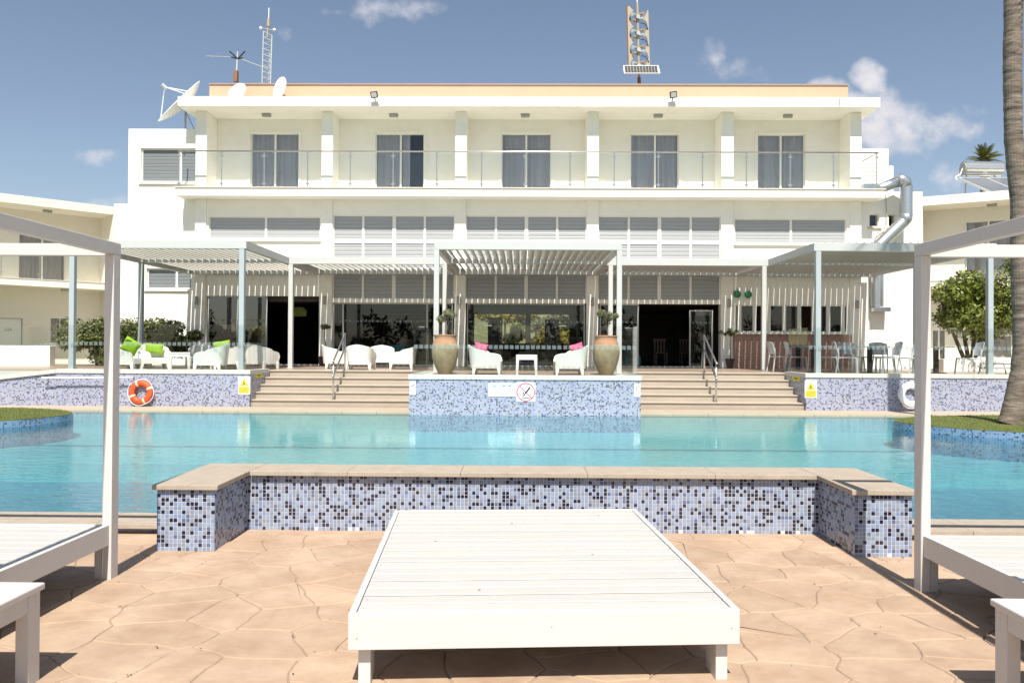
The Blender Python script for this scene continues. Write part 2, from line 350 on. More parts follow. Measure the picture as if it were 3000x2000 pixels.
def text(name, body, size, m, parent, c, rot=(PI / 2, 0, 0), align='CENTER'):
    cu = bpy.data.curves.new(name, 'FONT'); cu.body = body; cu.size = size; cu.align_x = align; cu.align_y = 'CENTER'; cu.extrude = .0006; cu.offset = size * .012
    t = bpy.data.objects.new('tmp_text', cu); COL.objects.link(t); bpy.context.view_layer.update()
    me = bpy.data.meshes.new_from_object(t.evaluated_get(bpy.context.evaluated_depsgraph_get())); bpy.data.objects.remove(t)
    me.name = name; me.materials.clear(); me.materials.append(m)
    o = bpy.data.objects.new(name, me); COL.objects.link(o); o.parent = parent; o.location = Vector(c) - (base_loc(parent) if parent else Vector()); o.rotation_euler = rot
    return o

# ================================================================== SETTING: ground, patio, pool
g = MB(); g.add([(-1500, 24, .02), (1500, 24, .02), (1500, 2500, .02), (-1500, 2500, .02)], [(0, 1, 2, 3)])
g.add([(-1500, -1500, -.06), (1500, -1500, -.06), (1500, 5.7, -.06), (-1500, 5.7, -.06)], [(0, 1, 2, 3)])
g.add([(-1500, 5.7, -.06), (-16, 5.7, -.06), (-16, 24, -.06), (-1500, 24, -.06)], [(0, 1, 2, 3)])
g.add([(16, 5.7, -.06), (1500, 5.7, -.06), (1500, 24, -.06), (16, 24, -.06)], [(0, 1, 2, 3)])
gr = g.build('ground', M_field); tag(gr, kind='structure')
patio = MB().box(-14, 14, -8, 5.80, -.05, -.004).box(-2.5, 2.66, 5.80, 5.99, -.05, -.004).build('patio', M_joint); tag(patio, kind='structure')

def clip(poly, ax, ay, nx, ny):
    o = []
    for i in range(len(poly)):
        a = poly[i]; b = poly[(i + 1) % len(poly)]
        da = (a[0] - ax) * nx + (a[1] - ay) * ny; db = (b[0] - ax) * nx + (b[1] - ay) * ny
        if da <= 0: o.append(a)
        if (da < 0 < db) or (db < 0 < da):
            t_ = da / (da - db); o.append((a[0] + (b[0] - a[0]) * t_, a[1] + (b[1] - a[1]) * t_))
    return o
def voronoi_stones():
    rs = random.Random(11); sx, sy = .385, .305; seeds = []
    j = 0; y = -3.0
    while y < 6.4:
        x = -5.6 + (sx / 2 if j % 2 else 0)
        while x < 5.6:
            seeds.append((x + rs.uniform(-.16, .16), y + rs.uniform(-.12, .12))); x += sx
        y += sy; j += 1
    res = []
    for i, (cx, cy) in enumerate(seeds):
        if not (-5.2 < cx < 5.2 and -2.6 < cy < 6.1): continue
        poly = [(cx - 1, cy - 1), (cx + 1, cy - 1), (cx + 1, cy + 1), (cx - 1, cy + 1)]
        for (ox, oy) in seeds:
            dx, dy = ox - cx, oy - cy
            if (dx or dy) and dx * dx + dy * dy < 1.4: poly = clip(poly, (cx + ox) / 2, (cy + oy) / 2, dx, dy)
        poly = clip(poly, 0, 5.795 if abs(cx) > 2.6 else 5.96, 0, 1)
        if len(poly) > 2: res.append((cx, cy, poly))
    return res
def stone_mb(mb, cx, cy, poly, gap, h):
    pts = []
    n = len(poly)
    for i in range(n):
        a = Vector((*poly[i], 0)); b = Vector((*poly[(i + 1) % n], 0)); k = max(1, int((b - a).length / .05))
        for s_ in range(k):
            p = a.lerp(b, s_ / k)
            p += Vector((noise.noise(p * 5 + Vector((3, 1, 0))), noise.noise(p * 5 + Vector((0, 9, 4))), 0)) * .028 + Vector((noise.noise(p * 17), noise.noise(p * 17 + Vector((5, 5, 5))), 0)) * .007
            pts.append(p)
    m = len(pts); c = sum(pts, Vector()) / m
    rings = []
    for dz, ins in ((-.006, gap), (h - .003, gap + .002), (h, gap + .008)):
        ring = []
        for i, p in enumerate(pts):
            a = pts[i - 1]; b = pts[(i + 1) % m]; t_ = (b - a)
            nrm = Vector((-t_.y, t_.x, 0)).normalized()
            if nrm.dot(c - p) < 0: nrm = -nrm
            qv = p + nrm * ins; qv.z = dz; ring.append(qv)
        rings.append(ring)
    V = rings[0] + rings[1] + rings[2]; F = []
    for r_ in range(2):
        for i in range(m): F.append((r_ * m + i, r_ * m + (i + 1) % m, (r_ + 1) * m + (i + 1) % m, (r_ + 1) * m + i))
    F.append(tuple(range(2 * m, 3 * m))); mb.add(V, F)
st = voronoi_stones()
def st_score(s_):
    x, y = s_[0], s_[1]
    vis = y > 2.6 and abs(x) < .72 * y
    return (0 if vis else 1, y if vis else math.hypot(x, y - 3))
st.sort(key=st_score)
rest = MB(); rs = random.Random(5)
for i, (cx, cy, poly) in enumerate(st):
    gp = rs.choice((.0006, .001, .0015, .002, .0045)); h = rs.uniform(.001, .0035)
    if i < 290:
        mb = MB(); stone_mb(mb, cx, cy, poly, gp, h); mb.build('stone', M_stone, patio, loc=(cx, cy, 0), smooth=False)
    else: stone_mb(rest, cx, cy, poly, gp, h)
rest.build('stones', M_stone, patio, kind='stuff')

# small dry leaves and grit caught in the joints of the patio
lit = MB(); rl_ = random.Random(31)
for _ in range(260):
    y = rl_.uniform(2.7, 5.7); x = rl_.uniform(-.7, .7) * y
    cx, cy, poly = min(st[:290], key=lambda s_: (s_[0] - x) ** 2 + (s_[1] - y) ** 2)
    i = rl_.randrange(len(poly)); a, b = poly[i - 1], poly[i]; f = rl_.random()
    if rl_.random() < .75: x, y = a[0] + (b[0] - a[0]) * f, a[1] + (b[1] - a[1]) * f
    if y > 5.7: continue
    x += rl_.uniform(-.02, .02); y += rl_.uniform(-.02, .02); r = rl_.choice((.003, .004, .006, .010)); an = rl_.uniform(0, PI)
    lit.add([(x + r * math.cos(an + k * 1.57) * (1 if k % 2 else .45), y + r * math.sin(an + k * 1.57) * (1 if k % 2 else .45), .006 + rl_.uniform(0, .003)) for k in range(4)], [(0, 1, 2, 3)])
tag(lit.build('leaf_litter', mat('dry_litter', (.10, .065, .035), .9, var=.3)), 'small dry leaves and grit scattered in the patio joints', 'litter', kind='stuff')
# pool
WZ = .072
pool = MB(); pool.box(-16, 16, 10.9, 15.9, -.9, -.26); pool.box(-16, 16, 6.121, 6.7, -.9, -.06)  # shallow near shelf added to shorten the coping's shadow on the floor
pool.box(-16, 16, 5.80, 6.12, -.9, -.012); pool.box(-16, 16, 15.72, 16.75, -.26, .04); pool.box(-16.3, -16, 5.8, 16.75, -.9, .04); pool.box(16, 16.3, 5.8, 16.75, -.9, .04)
po = pool.build('pool_basin', M_pool); tag(po, kind='structure')
bx('lane_line', M_poolline, po, -16, 16, 12.72, 12.84, -.2598, -.25)
bx('deep_floor', M_poold, po, -16, 16, 6.7, 10.899, -.9, -.52)
wt = MB(); nx_, ny_ = 2, 2
wt.add([(-16, 6.05, WZ), (16, 6.05, WZ), (16, 15.74, WZ), (-16, 15.74, WZ)], [(0, 1, 2, 3)])
def water_mat():
    m = bpy.data.materials.new('pool_water'); m.use_nodes = True; t = m.node_tree; t.nodes.clear(); n = t.nodes.new; k = t.links.new
    o = n('ShaderNodeOutputMaterial'); x = n('ShaderNodeMixShader'); f = n('ShaderNodeFresnel'); f.inputs[0].default_value = 1.33
    tr = n('ShaderNodeBsdfTransparent'); tr.inputs[0].default_value = (.66, .93, .95, 1); gl = n('ShaderNodeBsdfGlossy'); gl.inputs['Roughness'].default_value = .02
    c = n('ShaderNodeTexCoord'); mp = n('ShaderNodeMapping'); mp.inputs['Scale'].default_value = (1, 1.6, 1); k(c.outputs['Object'], mp.inputs[0])
    n1 = n('ShaderNodeTexNoise'); n1.inputs['Scale'].default_value = 4.2; n1.inputs['Detail'].default_value = 4; n1.inputs['Distortion'].default_value = .6; k(mp.outputs[0], n1.inputs['Vector'])
    n2 = n('ShaderNodeTexNoise'); n2.inputs['Scale'].default_value = 15; n2.inputs['Detail'].default_value = 3; k(mp.outputs[0], n2.inputs['Vector'])
    n3 = n('ShaderNodeTexNoise'); n3.inputs['Scale'].default_value = .28; n3.inputs['Detail'].default_value = 1; k(c.outputs['Object'], n3.inputs['Vector'])
    a = n('ShaderNodeMath'); a.operation = 'MULTIPLY_ADD'; k(n2.outputs[0], a.inputs[0]); a.inputs[1].default_value = .3; k(n1.outputs[0], a.inputs[2])
    # breeze reaches the near water, the far end lies calm
    sp = n('ShaderNodeSeparateXYZ'); k(c.outputs['Object'], sp.inputs[0])
    mr = n('ShaderNodeMapRange'); mr.inputs[1].default_value = 6.8; mr.inputs[2].default_value = 11.0; mr.inputs[3].default_value = 1.0; mr.inputs[4].default_value = .085; k(sp.outputs[1], mr.inputs[0])
    m3 = n('ShaderNodeMapRange'); m3.inputs[1].default_value = .35; m3.inputs[2].default_value = .65; m3.inputs[3].default_value = .5; m3.inputs[4].default_value = 1.2; k(n3.outputs[0], m3.inputs[0])
    mm = n('ShaderNodeMath'); mm.operation = 'MULTIPLY'; k(mr.outputs[0], mm.inputs[0]); k(m3.outputs[0], mm.inputs[1])
    m2 = n('ShaderNodeMath'); m2.operation = 'MULTIPLY'; k(mm.outputs[0], m2.inputs[0]); k(a.outputs[0], m2.inputs[1])
    b = n('ShaderNodeBump'); b.inputs['Strength'].default_value = 1; b.inputs['Distance'].default_value = .05; k(m2.outputs[0], b.inputs['Height'])
    k(b.outputs[0], f.inputs['Normal']); k(b.outputs[0], gl.inputs['Normal']); k(f.outputs[0], x.inputs[0]); k(tr.outputs[0], x.inputs[1]); k(gl.outputs[0], x.inputs[2]); k(x.outputs[0], o.inputs[0])
    return m
wo = wt.build('water', water_mat()); tag(wo, kind='structure')
# near pool edge left and right of the low wall: slabs of coping stone over a strip of mosaic
edge = thing('pool_coping', None, None, (0, 5.9, 0), kind='structure')
for x0, x1 in ((-16, -2.475), (2.635, 16)):
    bx('mosaic_strip', M_mos, edge, x0, x1, 5.80, 6.12, -.01, .045)
    n = int((x1 - x0) / .62); dx = (x1 - x0) / n
    for i in range(n): bx('coping_slab', M_coping, edge, x0 + i * dx + .0015, x0 + (i + 1) * dx - .0015, 5.72, 6.135, .046, .077, bevel=.002)
fd = thing('pool_deck', None, None, (0, 16.2, .04), kind='structure')
slabs = [(-2.195 - .7 * (k + 1), -2.195 - .7 * k) for k in range(19)] + [(2.335 + .7 * k, 2.335 + .7 * (k + 1)) for k in range(19)]
for (x0, x1) in slabs:
    for (ya, yb) in ((15.70, 16.05), (16.053, 16.74)):
        bx('paving_slab', M_deck, fd, x0 + .002, x1 - .002, ya, yb, .041, .10 if ya > 16 else .104, bevel=.004)

# ================================================================== low mosaic wall between pool and patio
lw = thing('mosaic_wall', 'low U-shaped mosaic wall with beige stone top between patio and pool', 'wall', (0.08, 5.9, 0))
core = MB(); core.box(-2.455, -2.065, 5.285, 5.9, 0, .415); core.box(2.235, 2.615, 5.285, 5.9, 0, .415); core.box(-2.455, 2.615, 5.915, 6.2, -.3, .415)
core.build('wall_core', M_grout, lw)
P = .0283; tile_me = []
for m_ in M_tiles:
    t = MB(); h = P / 2 - .0019; z_ = .0009
    t.add([(-h, 0, -h), (h, 0, -h), (h, 0, h), (-h, 0, h), (-h + .0012, -z_, -h + .0012), (h - .0012, -z_, -h + .0012), (h - .0012, -z_, h - .0012), (-h + .0012, -z_, h - .0012)],
          [(4, 5, 6, 7), (0, 1, 5, 4), (1, 2, 6, 5), (2, 3, 7, 6), (3, 0, 4, 7)])
    o_ = t.build('tile', m_); tile_me.append(o_.data); bpy.data.objects.remove(o_)
faces = [('y', 5.284, -2.457, -2.062), ('y', 5.284, 2.233, 2.617), ('y', 5.914, -2.062, 2.233), ('xp', -2.064, 5.284, 5.912), ('xm', 2.234, 5.284, 5.912)]
allt = MB(); cnt = 0; rt = random.Random(3)
for kind, c, a0, a1 in faces:
    n = int(round((a1 - a0) / P)); pp = (a1 - a0) / n; rows = 15; pz = .415 / rows
    for i in range(n):
        for j in range(rows):
            r_ = rt.random(); mi = 0 if r_ < .32 else 1 if r_ < .54 else 2 if r_ < .66 else 3 if r_ < .77 else 4
            if j == 0 and rt.random() < .12 and kind == 'y' and a0 > -2.3: continue
            u_ = a0 + (i + .5) * pp; z_ = (j + .5) * pz; tilt = (rt.uniform(-.02, .02), 0, rt.uniform(-.02, .02))
            if kind == 'y' and c < 5.5 and cnt < 296 and (a0 < 0 or i < 6):
                inst('tile', tile_me[mi], lw, (u_, c, z_), rot=tilt); cnt += 1
            else:
                h = pp / 2 - .0019; hz = pz / 2 - .0017; e_ = .0008; d_ = .0009; tz, tx = tilt[0] * .0, tilt[2]
                def pt(a, dep, zz):
                    dep2 = dep + a * tilt[2] * .4 + zz * tilt[0] * .4
                    if kind == 'y': return (u_ + a, c - dep2, z_ + zz)
                    if kind == 'xp': return (c + dep2, u_ + a, z_ + zz)
                    return (c - dep2, u_ + a, z_ + zz)
                allt.cm = mi
                allt.add([pt(-h, 0, -hz), pt(h, 0, -hz), pt(h, 0, hz), pt(-h, 0, hz), pt(-h + e_, d_, -hz + e_), pt(h - e_, d_, -hz + e_), pt(h - e_, d_, hz - e_), pt(-h + e_, d_, hz - e_)],
                         [(4, 5, 6, 7), (0, 1, 5, 4), (1, 2, 6, 5), (2, 3, 7, 6), (3, 0, 4, 7)])
allt.build('tiles', M_tiles, lw, kind='stuff')
MB().prism([(-2.48, 5.255), (-2.035, 5.255), (-2.035, 5.865), (-2.035, 6.25), (-2.48, 6.25)], .416, .450, 'z').build('coping_slab', M_coping, lw, bevel=.004)
MB().prism([(2.205, 5.255), (2.645, 5.255), (2.645, 6.25), (2.205, 6.25), (2.205, 5.865)], .416, .450, 'z').build('coping_slab', M_coping, lw, bevel=.004)
xs = [-2.033, -1.3, -.45, .5, 1.45, 2.203]
for a, b in zip(xs, xs[1:]): bx('coping_slab', M_coping, lw, a + .001, b - .001, 5.868, 6.25, .416, .449, bevel=.003)

# ================================================================== daybeds and side tables
M_edge = mat('slat_edge_gap_shade', (.22, .18, .13), .9, var=.3, vscale=12)  # slat sides painted dark so the gaps between slats read as shaded lines
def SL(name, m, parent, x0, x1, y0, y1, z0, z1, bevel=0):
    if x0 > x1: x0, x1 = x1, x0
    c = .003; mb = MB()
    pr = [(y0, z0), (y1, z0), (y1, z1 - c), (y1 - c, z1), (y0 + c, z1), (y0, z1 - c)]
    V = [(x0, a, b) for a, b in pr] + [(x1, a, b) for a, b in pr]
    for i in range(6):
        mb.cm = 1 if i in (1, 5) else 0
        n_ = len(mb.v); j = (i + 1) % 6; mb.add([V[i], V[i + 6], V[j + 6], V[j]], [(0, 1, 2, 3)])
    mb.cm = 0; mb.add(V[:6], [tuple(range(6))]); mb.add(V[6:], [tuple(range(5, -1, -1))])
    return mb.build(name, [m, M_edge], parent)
def plank_bed():
    t = thing('daybed', 'low white slatted wooden daybed standing alone in the middle of the patio', 'daybed')
    W, Ln = .80, 1.015
    for k in range(18):
        y0 = -Ln + .035 + k * (2 * Ln - .07) / 18
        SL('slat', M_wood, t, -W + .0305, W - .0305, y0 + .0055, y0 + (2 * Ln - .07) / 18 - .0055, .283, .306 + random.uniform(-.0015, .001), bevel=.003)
    bx('side_rail', M_woody, t, -W, -W + .028, -Ln + .03, Ln - .03, .165, .311, bevel=.002); bx('side_rail', M_woody, t, W - .028, W, -Ln + .03, Ln - .03, .165, .311, bevel=.002)
    bx('end_board', M_woody, t, -W, W, -Ln, -Ln + .028, .167, .311, bevel=.003); bx('end_board', M_woody, t, -W, W, Ln - .028, Ln, .160, .311, bevel=.003)
    for sx in (-1, 1):
        for sy in (-1, 1):
            x0 = sx * (W - .035); bx('leg', M_woody, t, x0, x0 - sx * .05, sy * (Ln - .05), sy * (Ln - .19), 0, .28, bevel=.003)
    for x_ in (-.4, .4): bx('cross_bearer', M_woody, t, x_ - .02, x_ + .02, -Ln + .03, Ln - .03, .18, .28)
    bx('centre_bearer', M_woody, t, -.02, .02, -Ln + .03, Ln - .03, .18, .28)
    scr = MB()
    for x_, z_ in ((-.76, .215), (-.53, .25), (.02, .25), (.76, .235)): scr.lathe([(.004, 0), (.004, .001)], 8, (x_, 0, 0)); 
    scr = MB()
    for x_, z_ in ((-.765, .215), (.02, .25), (.765, .235)): scr.tube([(x_, -Ln - .0015, z_), (x_, -Ln + .002, z_)], .004, 8)
    scr.build('screw', M_lampg, t)
    kn = MB()
    for x_, y_ in ((-.27, -.70), (.52, .83), (-.05, .62), (.33, -.12), (-.5, .2)): kn.lathe([(.0075, 0), (.006, .0006)], 7, (x_, y_, .3065))
    kn.build('knot', mat('wood_knot', (.16, .10, .06), .8), t)
    ds = MB()
    for k in range(18):
        y_ = -Ln + .035 + (k + .5) * (2 * Ln - .07) / 18
        for x_ in (-W + .05, W - .05): ds.lathe([(.0035, 0), (.003, .0004)], 6, (x_, y_, .3068))
    ds.build('slat_screws', M_lampg, t, kind='stuff'); return t
b0 = plank_bed(); b0.location = (.04, 4.215, 0); b0.rotation_euler = (0, 0, math.radians(3.9))

def canopy_bed(name_lbl, side):
    # side=+1: the post nearest the middle of the patio is at local x=0 and the bed runs to +x
    t = thing('canopy_daybed', name_lbl, 'daybed', group=None)
    W = 1.95; D = 2.05; pw, pd = .056, .080; s = side
    for k in range(18):
        y0 = -D + .05 + k * (D - .06) / 18
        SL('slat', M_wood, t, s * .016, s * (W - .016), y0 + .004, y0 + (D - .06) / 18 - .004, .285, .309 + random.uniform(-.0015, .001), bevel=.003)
    for x_ in (0, W):
        bx('side_rail', M_woody, t, s * (x_ - .014 + (0 if x_ == 0 else 0)), s * (x_ + .014), -D - .02, -.083, .205, .325, bevel=.002)
    bx('end_rail', M_woody, t, s * .03, s * (W - .03), -.05, -.022, .205, .315, bevel=.002); bx('end_rail', M_woody, t, s * .03, s * (W - .03), -D - .02, -D + .008, .205, .315, bevel=.002)
    for x_ in (0, W):
        for y_ in (0, -D + .04):
            bx('post', M_woody, t, s * (x_ - pw / 2), s * (x_ + pw / 2), y_ - pd, y_, 0, 1.925, bevel=.003)
            bx('leg_block', M_woody, t, s * (x_ + .03 if x_ == 0 else x_ - .03), s * (x_ + .075 if x_ == 0 else x_ - .075), y_ - pd + .005, y_ - .005, 0, .20, bevel=.003)
    for x_ in (0, W): bx('roof_beam', M_woody, t, s * (x_ - pw / 2), s * (x_ + pw / 2), -D - .04, .002, 1.926, 1.996, bevel=.003)
    bx('roof_crossbeam', M_woody, t, s * .03, s * (W - .03), -.045, -.003, 1.92, 1.992, bevel=.003); bx('roof_crossbeam', M_woody, t, s * .03, s * (W - .03), -D - .03, -D + .012, 1.92, 1.992, bevel=.003)
    for y_ in (-.55, -1.4): bx('bearer', M_woody, t, s * .02, s * (W - .02), y_, y_ + .04, .22, .28)
    return t
cl = canopy_bed('white wooden four-post daybed at the left edge of the patio beside the pool', -1); cl.location = (-2.445, 4.70, 0)
cr_ = canopy_bed('white wooden four-post daybed at the right edge of the patio beside the pool', 1); cr_.location = (2.315, 4.60, 0)

def side_table(lbl, s):
    t = thing('side_table', lbl, 'table', group='small white side tables by the daybeds'); W = .52; D = .50
    bx('tabletop', M_woody, t, 0, s * W, -D, 0, .372, .400, bevel=.006)
    for x0, x1 in ((.015, .04), (W - .04, W - .015)): bx('apron', M_woody, t, s * x0, s * x1, -D + .09, -.09, .30, .3715, bevel=.002)
    for y0, y1 in ((-.04, -.015), (-D + .015, -D + .04)): bx('apron', M_woody, t, s * .075, s * (W - .075), y0, y1, .30, .3715, bevel=.002)
    for x0 in (.012, W - .067):
        for y0 in (-.09, -D + .015): bx('leg', M_woody, t, s * x0, s * (x0 + .055), y0, y0 + .075, 0, .3715, bevel=.003)
    sc = MB()
    for z_ in (.335, .358): sc.tube([(s * .011, -.05, z_), (s * .014, -.05, z_)], .003, 6)
    sc.build('screw', M_lampg, t); return t
t1 = side_table('small white wooden side table beside the left canopy daybed', -1); t1.location = (-1.97, 3.245, 0)
t2 = side_table('small white wooden side table beside the right canopy daybed', 1); t2.location = (1.865, 3.15, 0)

# ================================================================== planted islands and palm
def island(name, lbl, cx, cy, rx, ry, zg):
    pts = [(cx + rx * math.cos(a) * (1 + .03 * math.sin(3 * a)), cy + ry * math.sin(a)) for a in [2 * PI * k / 72 for k in range(72)]]
    t = thing(name, lbl, 'planter', (cx, cy, -.5))
    MB().prism(pts, -.5, zg - .012, 'z').build('mosaic_side', M_mosi, t)
    inner = [(cx + (x - cx) * .992, cy + (y - cy) * .99) for x, y in pts]
    MB().prism(inner, zg - .011, zg, 'z').build('soil_bed', M_grass, t)
    gm = MB(); rg = random.Random(int(cx * 10))
    for _ in range(9000):
        a = rg.uniform(0, 2 * PI); r = math.sqrt(rg.random()) * .99; x = cx + rx * r * math.cos(a); y = cy + ry * r * math.sin(a)
        h = rg.uniform(.012, .035); dx, dy = rg.uniform(-.012, .012), rg.uniform(-.012, .012); an = rg.uniform(0, PI); wx, wy = .004 * math.cos(an), .004 * math.sin(an)
        gm.add([(x - wx, y - wy, zg), (x + wx, y + wy, zg), (x + dx, y + dy, zg + h)], [(0, 1, 2)])
    o = gm.build('grass', M_grassb, None); tag(o, lbl.replace('planter island', 'lawn on the island'), 'grass', kind='stuff')
island('planter_island', 'round blue mosaic planter island at the left edge of the pool', -10.15, 13.3, 2.25, 1.75, .186)
island('planter_island', 'round blue mosaic planter island carrying the palm trunk at the right', 9.35, 13.05, 3.05, 1.75, .186)
pt_ = thing('palm_tree', 'tall palm with a rough brown trunk on the right pool island', 'palm tree', (8.1, 13.0, .186))
tp = [(2958, 1243, .185), (2966, 1215, .172), (2976, 1160, .155), (2990, 1090, .148), (2996, 1025, .146), (2994, 900, .145), (2990, 800, .143), (2988, 600, .139), (2975, 480, .137), (2969, 400, .136), (2966, 200, .137), (2969, 0, .137), (2975, -200, .138), (2985, -420, .14)]
pm = MB(); path = []; rad = []
for (x_, y_, r_), (x2, y2, r2) in zip(tp, tp[1:]):
    k = max(2, int(abs(y2 - y_) / 9))
    for i in range(k):
        f = i / k; p = q(x_ + (x2 - x_) * f, y_ + (y2 - y_) * f, 13.0); path.append(p); rad.append((r_ + (r2 - r_) * f) * (1 + random.uniform(-.035, .035)))
pm.tube(path, rad, 20); tr_ = pm.build('trunk', M_palm, pt_, smooth=False)
top = path[-1]; fr = MB(); rp = random.Random(2)
def frond(mb, base, az, el, Lg, droop, wdt=.32, n=10):
    pts = []; d = Vector((math.cos(az) * math.cos(el), math.sin(az) * math.cos(el), math.sin(el))); p = Vector(base)
    for i in range(n + 1): pts.append(p.copy()); p += d * (Lg / n); d.z -= droop / n; d.normalize()
    mb.tube(pts, [.02 * (1 - .8 * i / n) for i in range(n + 1)], 4)
    sd_ = Vector((-math.sin(az), math.cos(az), 0))
    for i in range(1, n + 1):
        for f_ in (0, .33, .66):
            c = pts[i - 1].lerp(pts[i], f_); ll = wdt * math.sin(PI * min(1, (i + f_) / (n + 1)) * .9 + .2)
            t_ = (pts[i] - pts[i - 1]).normalized()
            for s_ in (-1, 1):
                e = c + sd_ * s_ * ll + t_ * ll * .6 - Vector((0, 0, ll * .35)); mb.add([c - t_ * .012, c + t_ * .02, e], [(0, 1, 2)])
for k in range(26): frond(fr, top, k * 2.4, rp.uniform(-.2, 1.2), 2.0, 1.5)
fr.build('crown', M_frond, pt_)

# ================================================================== terrace, steps, walls
TZ = .85
ter = thing('terrace', None, None, (0, 20, TZ), kind='structure')
tm = MB(); tm.box(-15.5, 15.5, 18.02, 22.9, 0, TZ - .012); tm.box(-15.5, -5.9, 16.85, 18.02, 0, TZ - .012); tm.box(6.15, 15.5, 16.85, 18.02, 0, TZ - .012); tm.box(-2.05, 2.2, 15.45, 18.02, -.4, TZ - .012)
tm.box(-15.5, 15.5, 22.9, 31, 0, TZ - .012)
tm.build('slab', M_tcop, ter)
tl = .46; tt = MB()
for i in range(-34, 34):
    for j in range(0, 17):
        x0 = i * tl + .1; y0 = 15.5 + j * tl
        xc = x0 + tl / 2; yc = y0 + tl / 2
        if yc > 22.75: continue
        if yc < 18.05 and not (xc < -6.1 and yc > 17.0 or xc > 6.3 and yc > 17.0 or -1.95 < xc < 2.15): continue
        tt.box(x0 + .002, x0 + tl - .002, y0 + .002, min(y0 + tl - .002, 22.79), TZ - .0115, TZ)
tt.build('floor_tiles', M_terr, ter, kind='stuff')

def steps(xa, xb, lbl):
    s = thing('stone_steps', None, None, ((xa + xb) / 2, 16.8, .1), kind='structure')
    for i in range(5):
        z1 = .10 + (TZ - .10) / 5 * (i + 1); y0 = 16.8 + .3 * i
        bx('riser', M_step, s, xa, xb, y0 + .015, y0 + .335 if i < 4 else y0 + .02, .0, z1 - .026)
        n = 5; dx = (xb - xa) / n
        for k in range(n): bx('tread', M_nosing, s, xa + k * dx + .001, xa + (k + 1) * dx - .001, y0 - .012, y0 + .33 if i < 4 else y0 + .34, z1 - .025, z1 + (0.003 if i == 4 else 0), bevel=.004)
    return s
steps(-5.80, -2.20, ''); steps(2.34, 6.03, '')
# terrace retaining walls
def tw(lbl, x0, x1, yf, zb, ztop, ret):
    t = thing('terrace_wall', lbl, 'wall', ((x0 + x1) / 2, yf, zb))
    m = MB(); m.box(x0, x1, yf, yf + .18, zb, ztop - .09)
    for xr in ret:
        m.box(xr[0], xr[1], yf + .181, xr[2], zb, ztop - .092)
    m.build('mosaic_face', M_mos, t)
    n = max(1, int((x1 - x0) / 1.1)); dx = (x1 - x0) / n
    for i in range(n): bx('coping_slab', M_tcop, t, x0 + i * dx - (.02 if i == 0 else -.001), x0 + (i + 1) * dx + (.02 if i == n - 1 else -.001), yf - .02, yf + .2, ztop - .089, ztop, bevel=.004)
    for xr in ret:
        bx('coping_slab', M_tcop, t, xr[0] - .015, xr[1] + .015, yf + .203, xr[2], ztop - .089, ztop - .001, bevel=.004)
    return t
TL0, TL1 = -9.95, -5.80
wl = tw('mosaic terrace wall with an orange life ring, left of the left steps', TL0, TL1, 16.7, .03, .885, [(TL1 - .14, TL1, 18.0)])
wc = tw('mosaic wall of the central platform standing in the pool between the two flights of steps', -2.19, 2.33, 15.33, -.45, .855, [(-2.19, -2.05, 18.0), (2.19, 2.33, 18.0)])
wr = tw('mosaic terrace wall with a white life ring, right of the right steps', 6.03, 15.4, 16.7, .03, .885, [(6.03, 6.17, 18.0)])
# sloping wall of the ramp at far left
rw = thing('ramp_wall', 'mosaic wall of the ramp whose top slopes down to the left edge', 'wall', (-12.5, 16.7, .03))
MB().prism([(-15.5, .03), (TL0 - .003, .03), (TL0 - .003, .79), (-15.5, .13)], 16.72, 16.88, 'y').build('mosaic_face', M_mos, rw)
MB().prism([(-15.5, .135), (TL0 - .022, .795), (TL0 - .022, .885), (-15.5, .225)], 16.68, 16.90, 'y').build('coping', M_tcop, rw)
gb = MB().tube([(qx(118, 16.5), 16.56, .70), (qx(385, 16.5), 16.56, .72)], .017, 8); gb.tube([(qx(125, 16.5), 16.56, .70), (qx(125, 16.5), 16.70, .70)], .01, 6); gb.tube([(qx(380, 16.5), 16.56, .72), (qx(380, 16.5), 16.70, .72)], .01, 6)
tag(gb.build('grab_rail', M_white, None, smooth=True), 'white grab rail on the mosaic wall left of the orange life ring', 'rail')

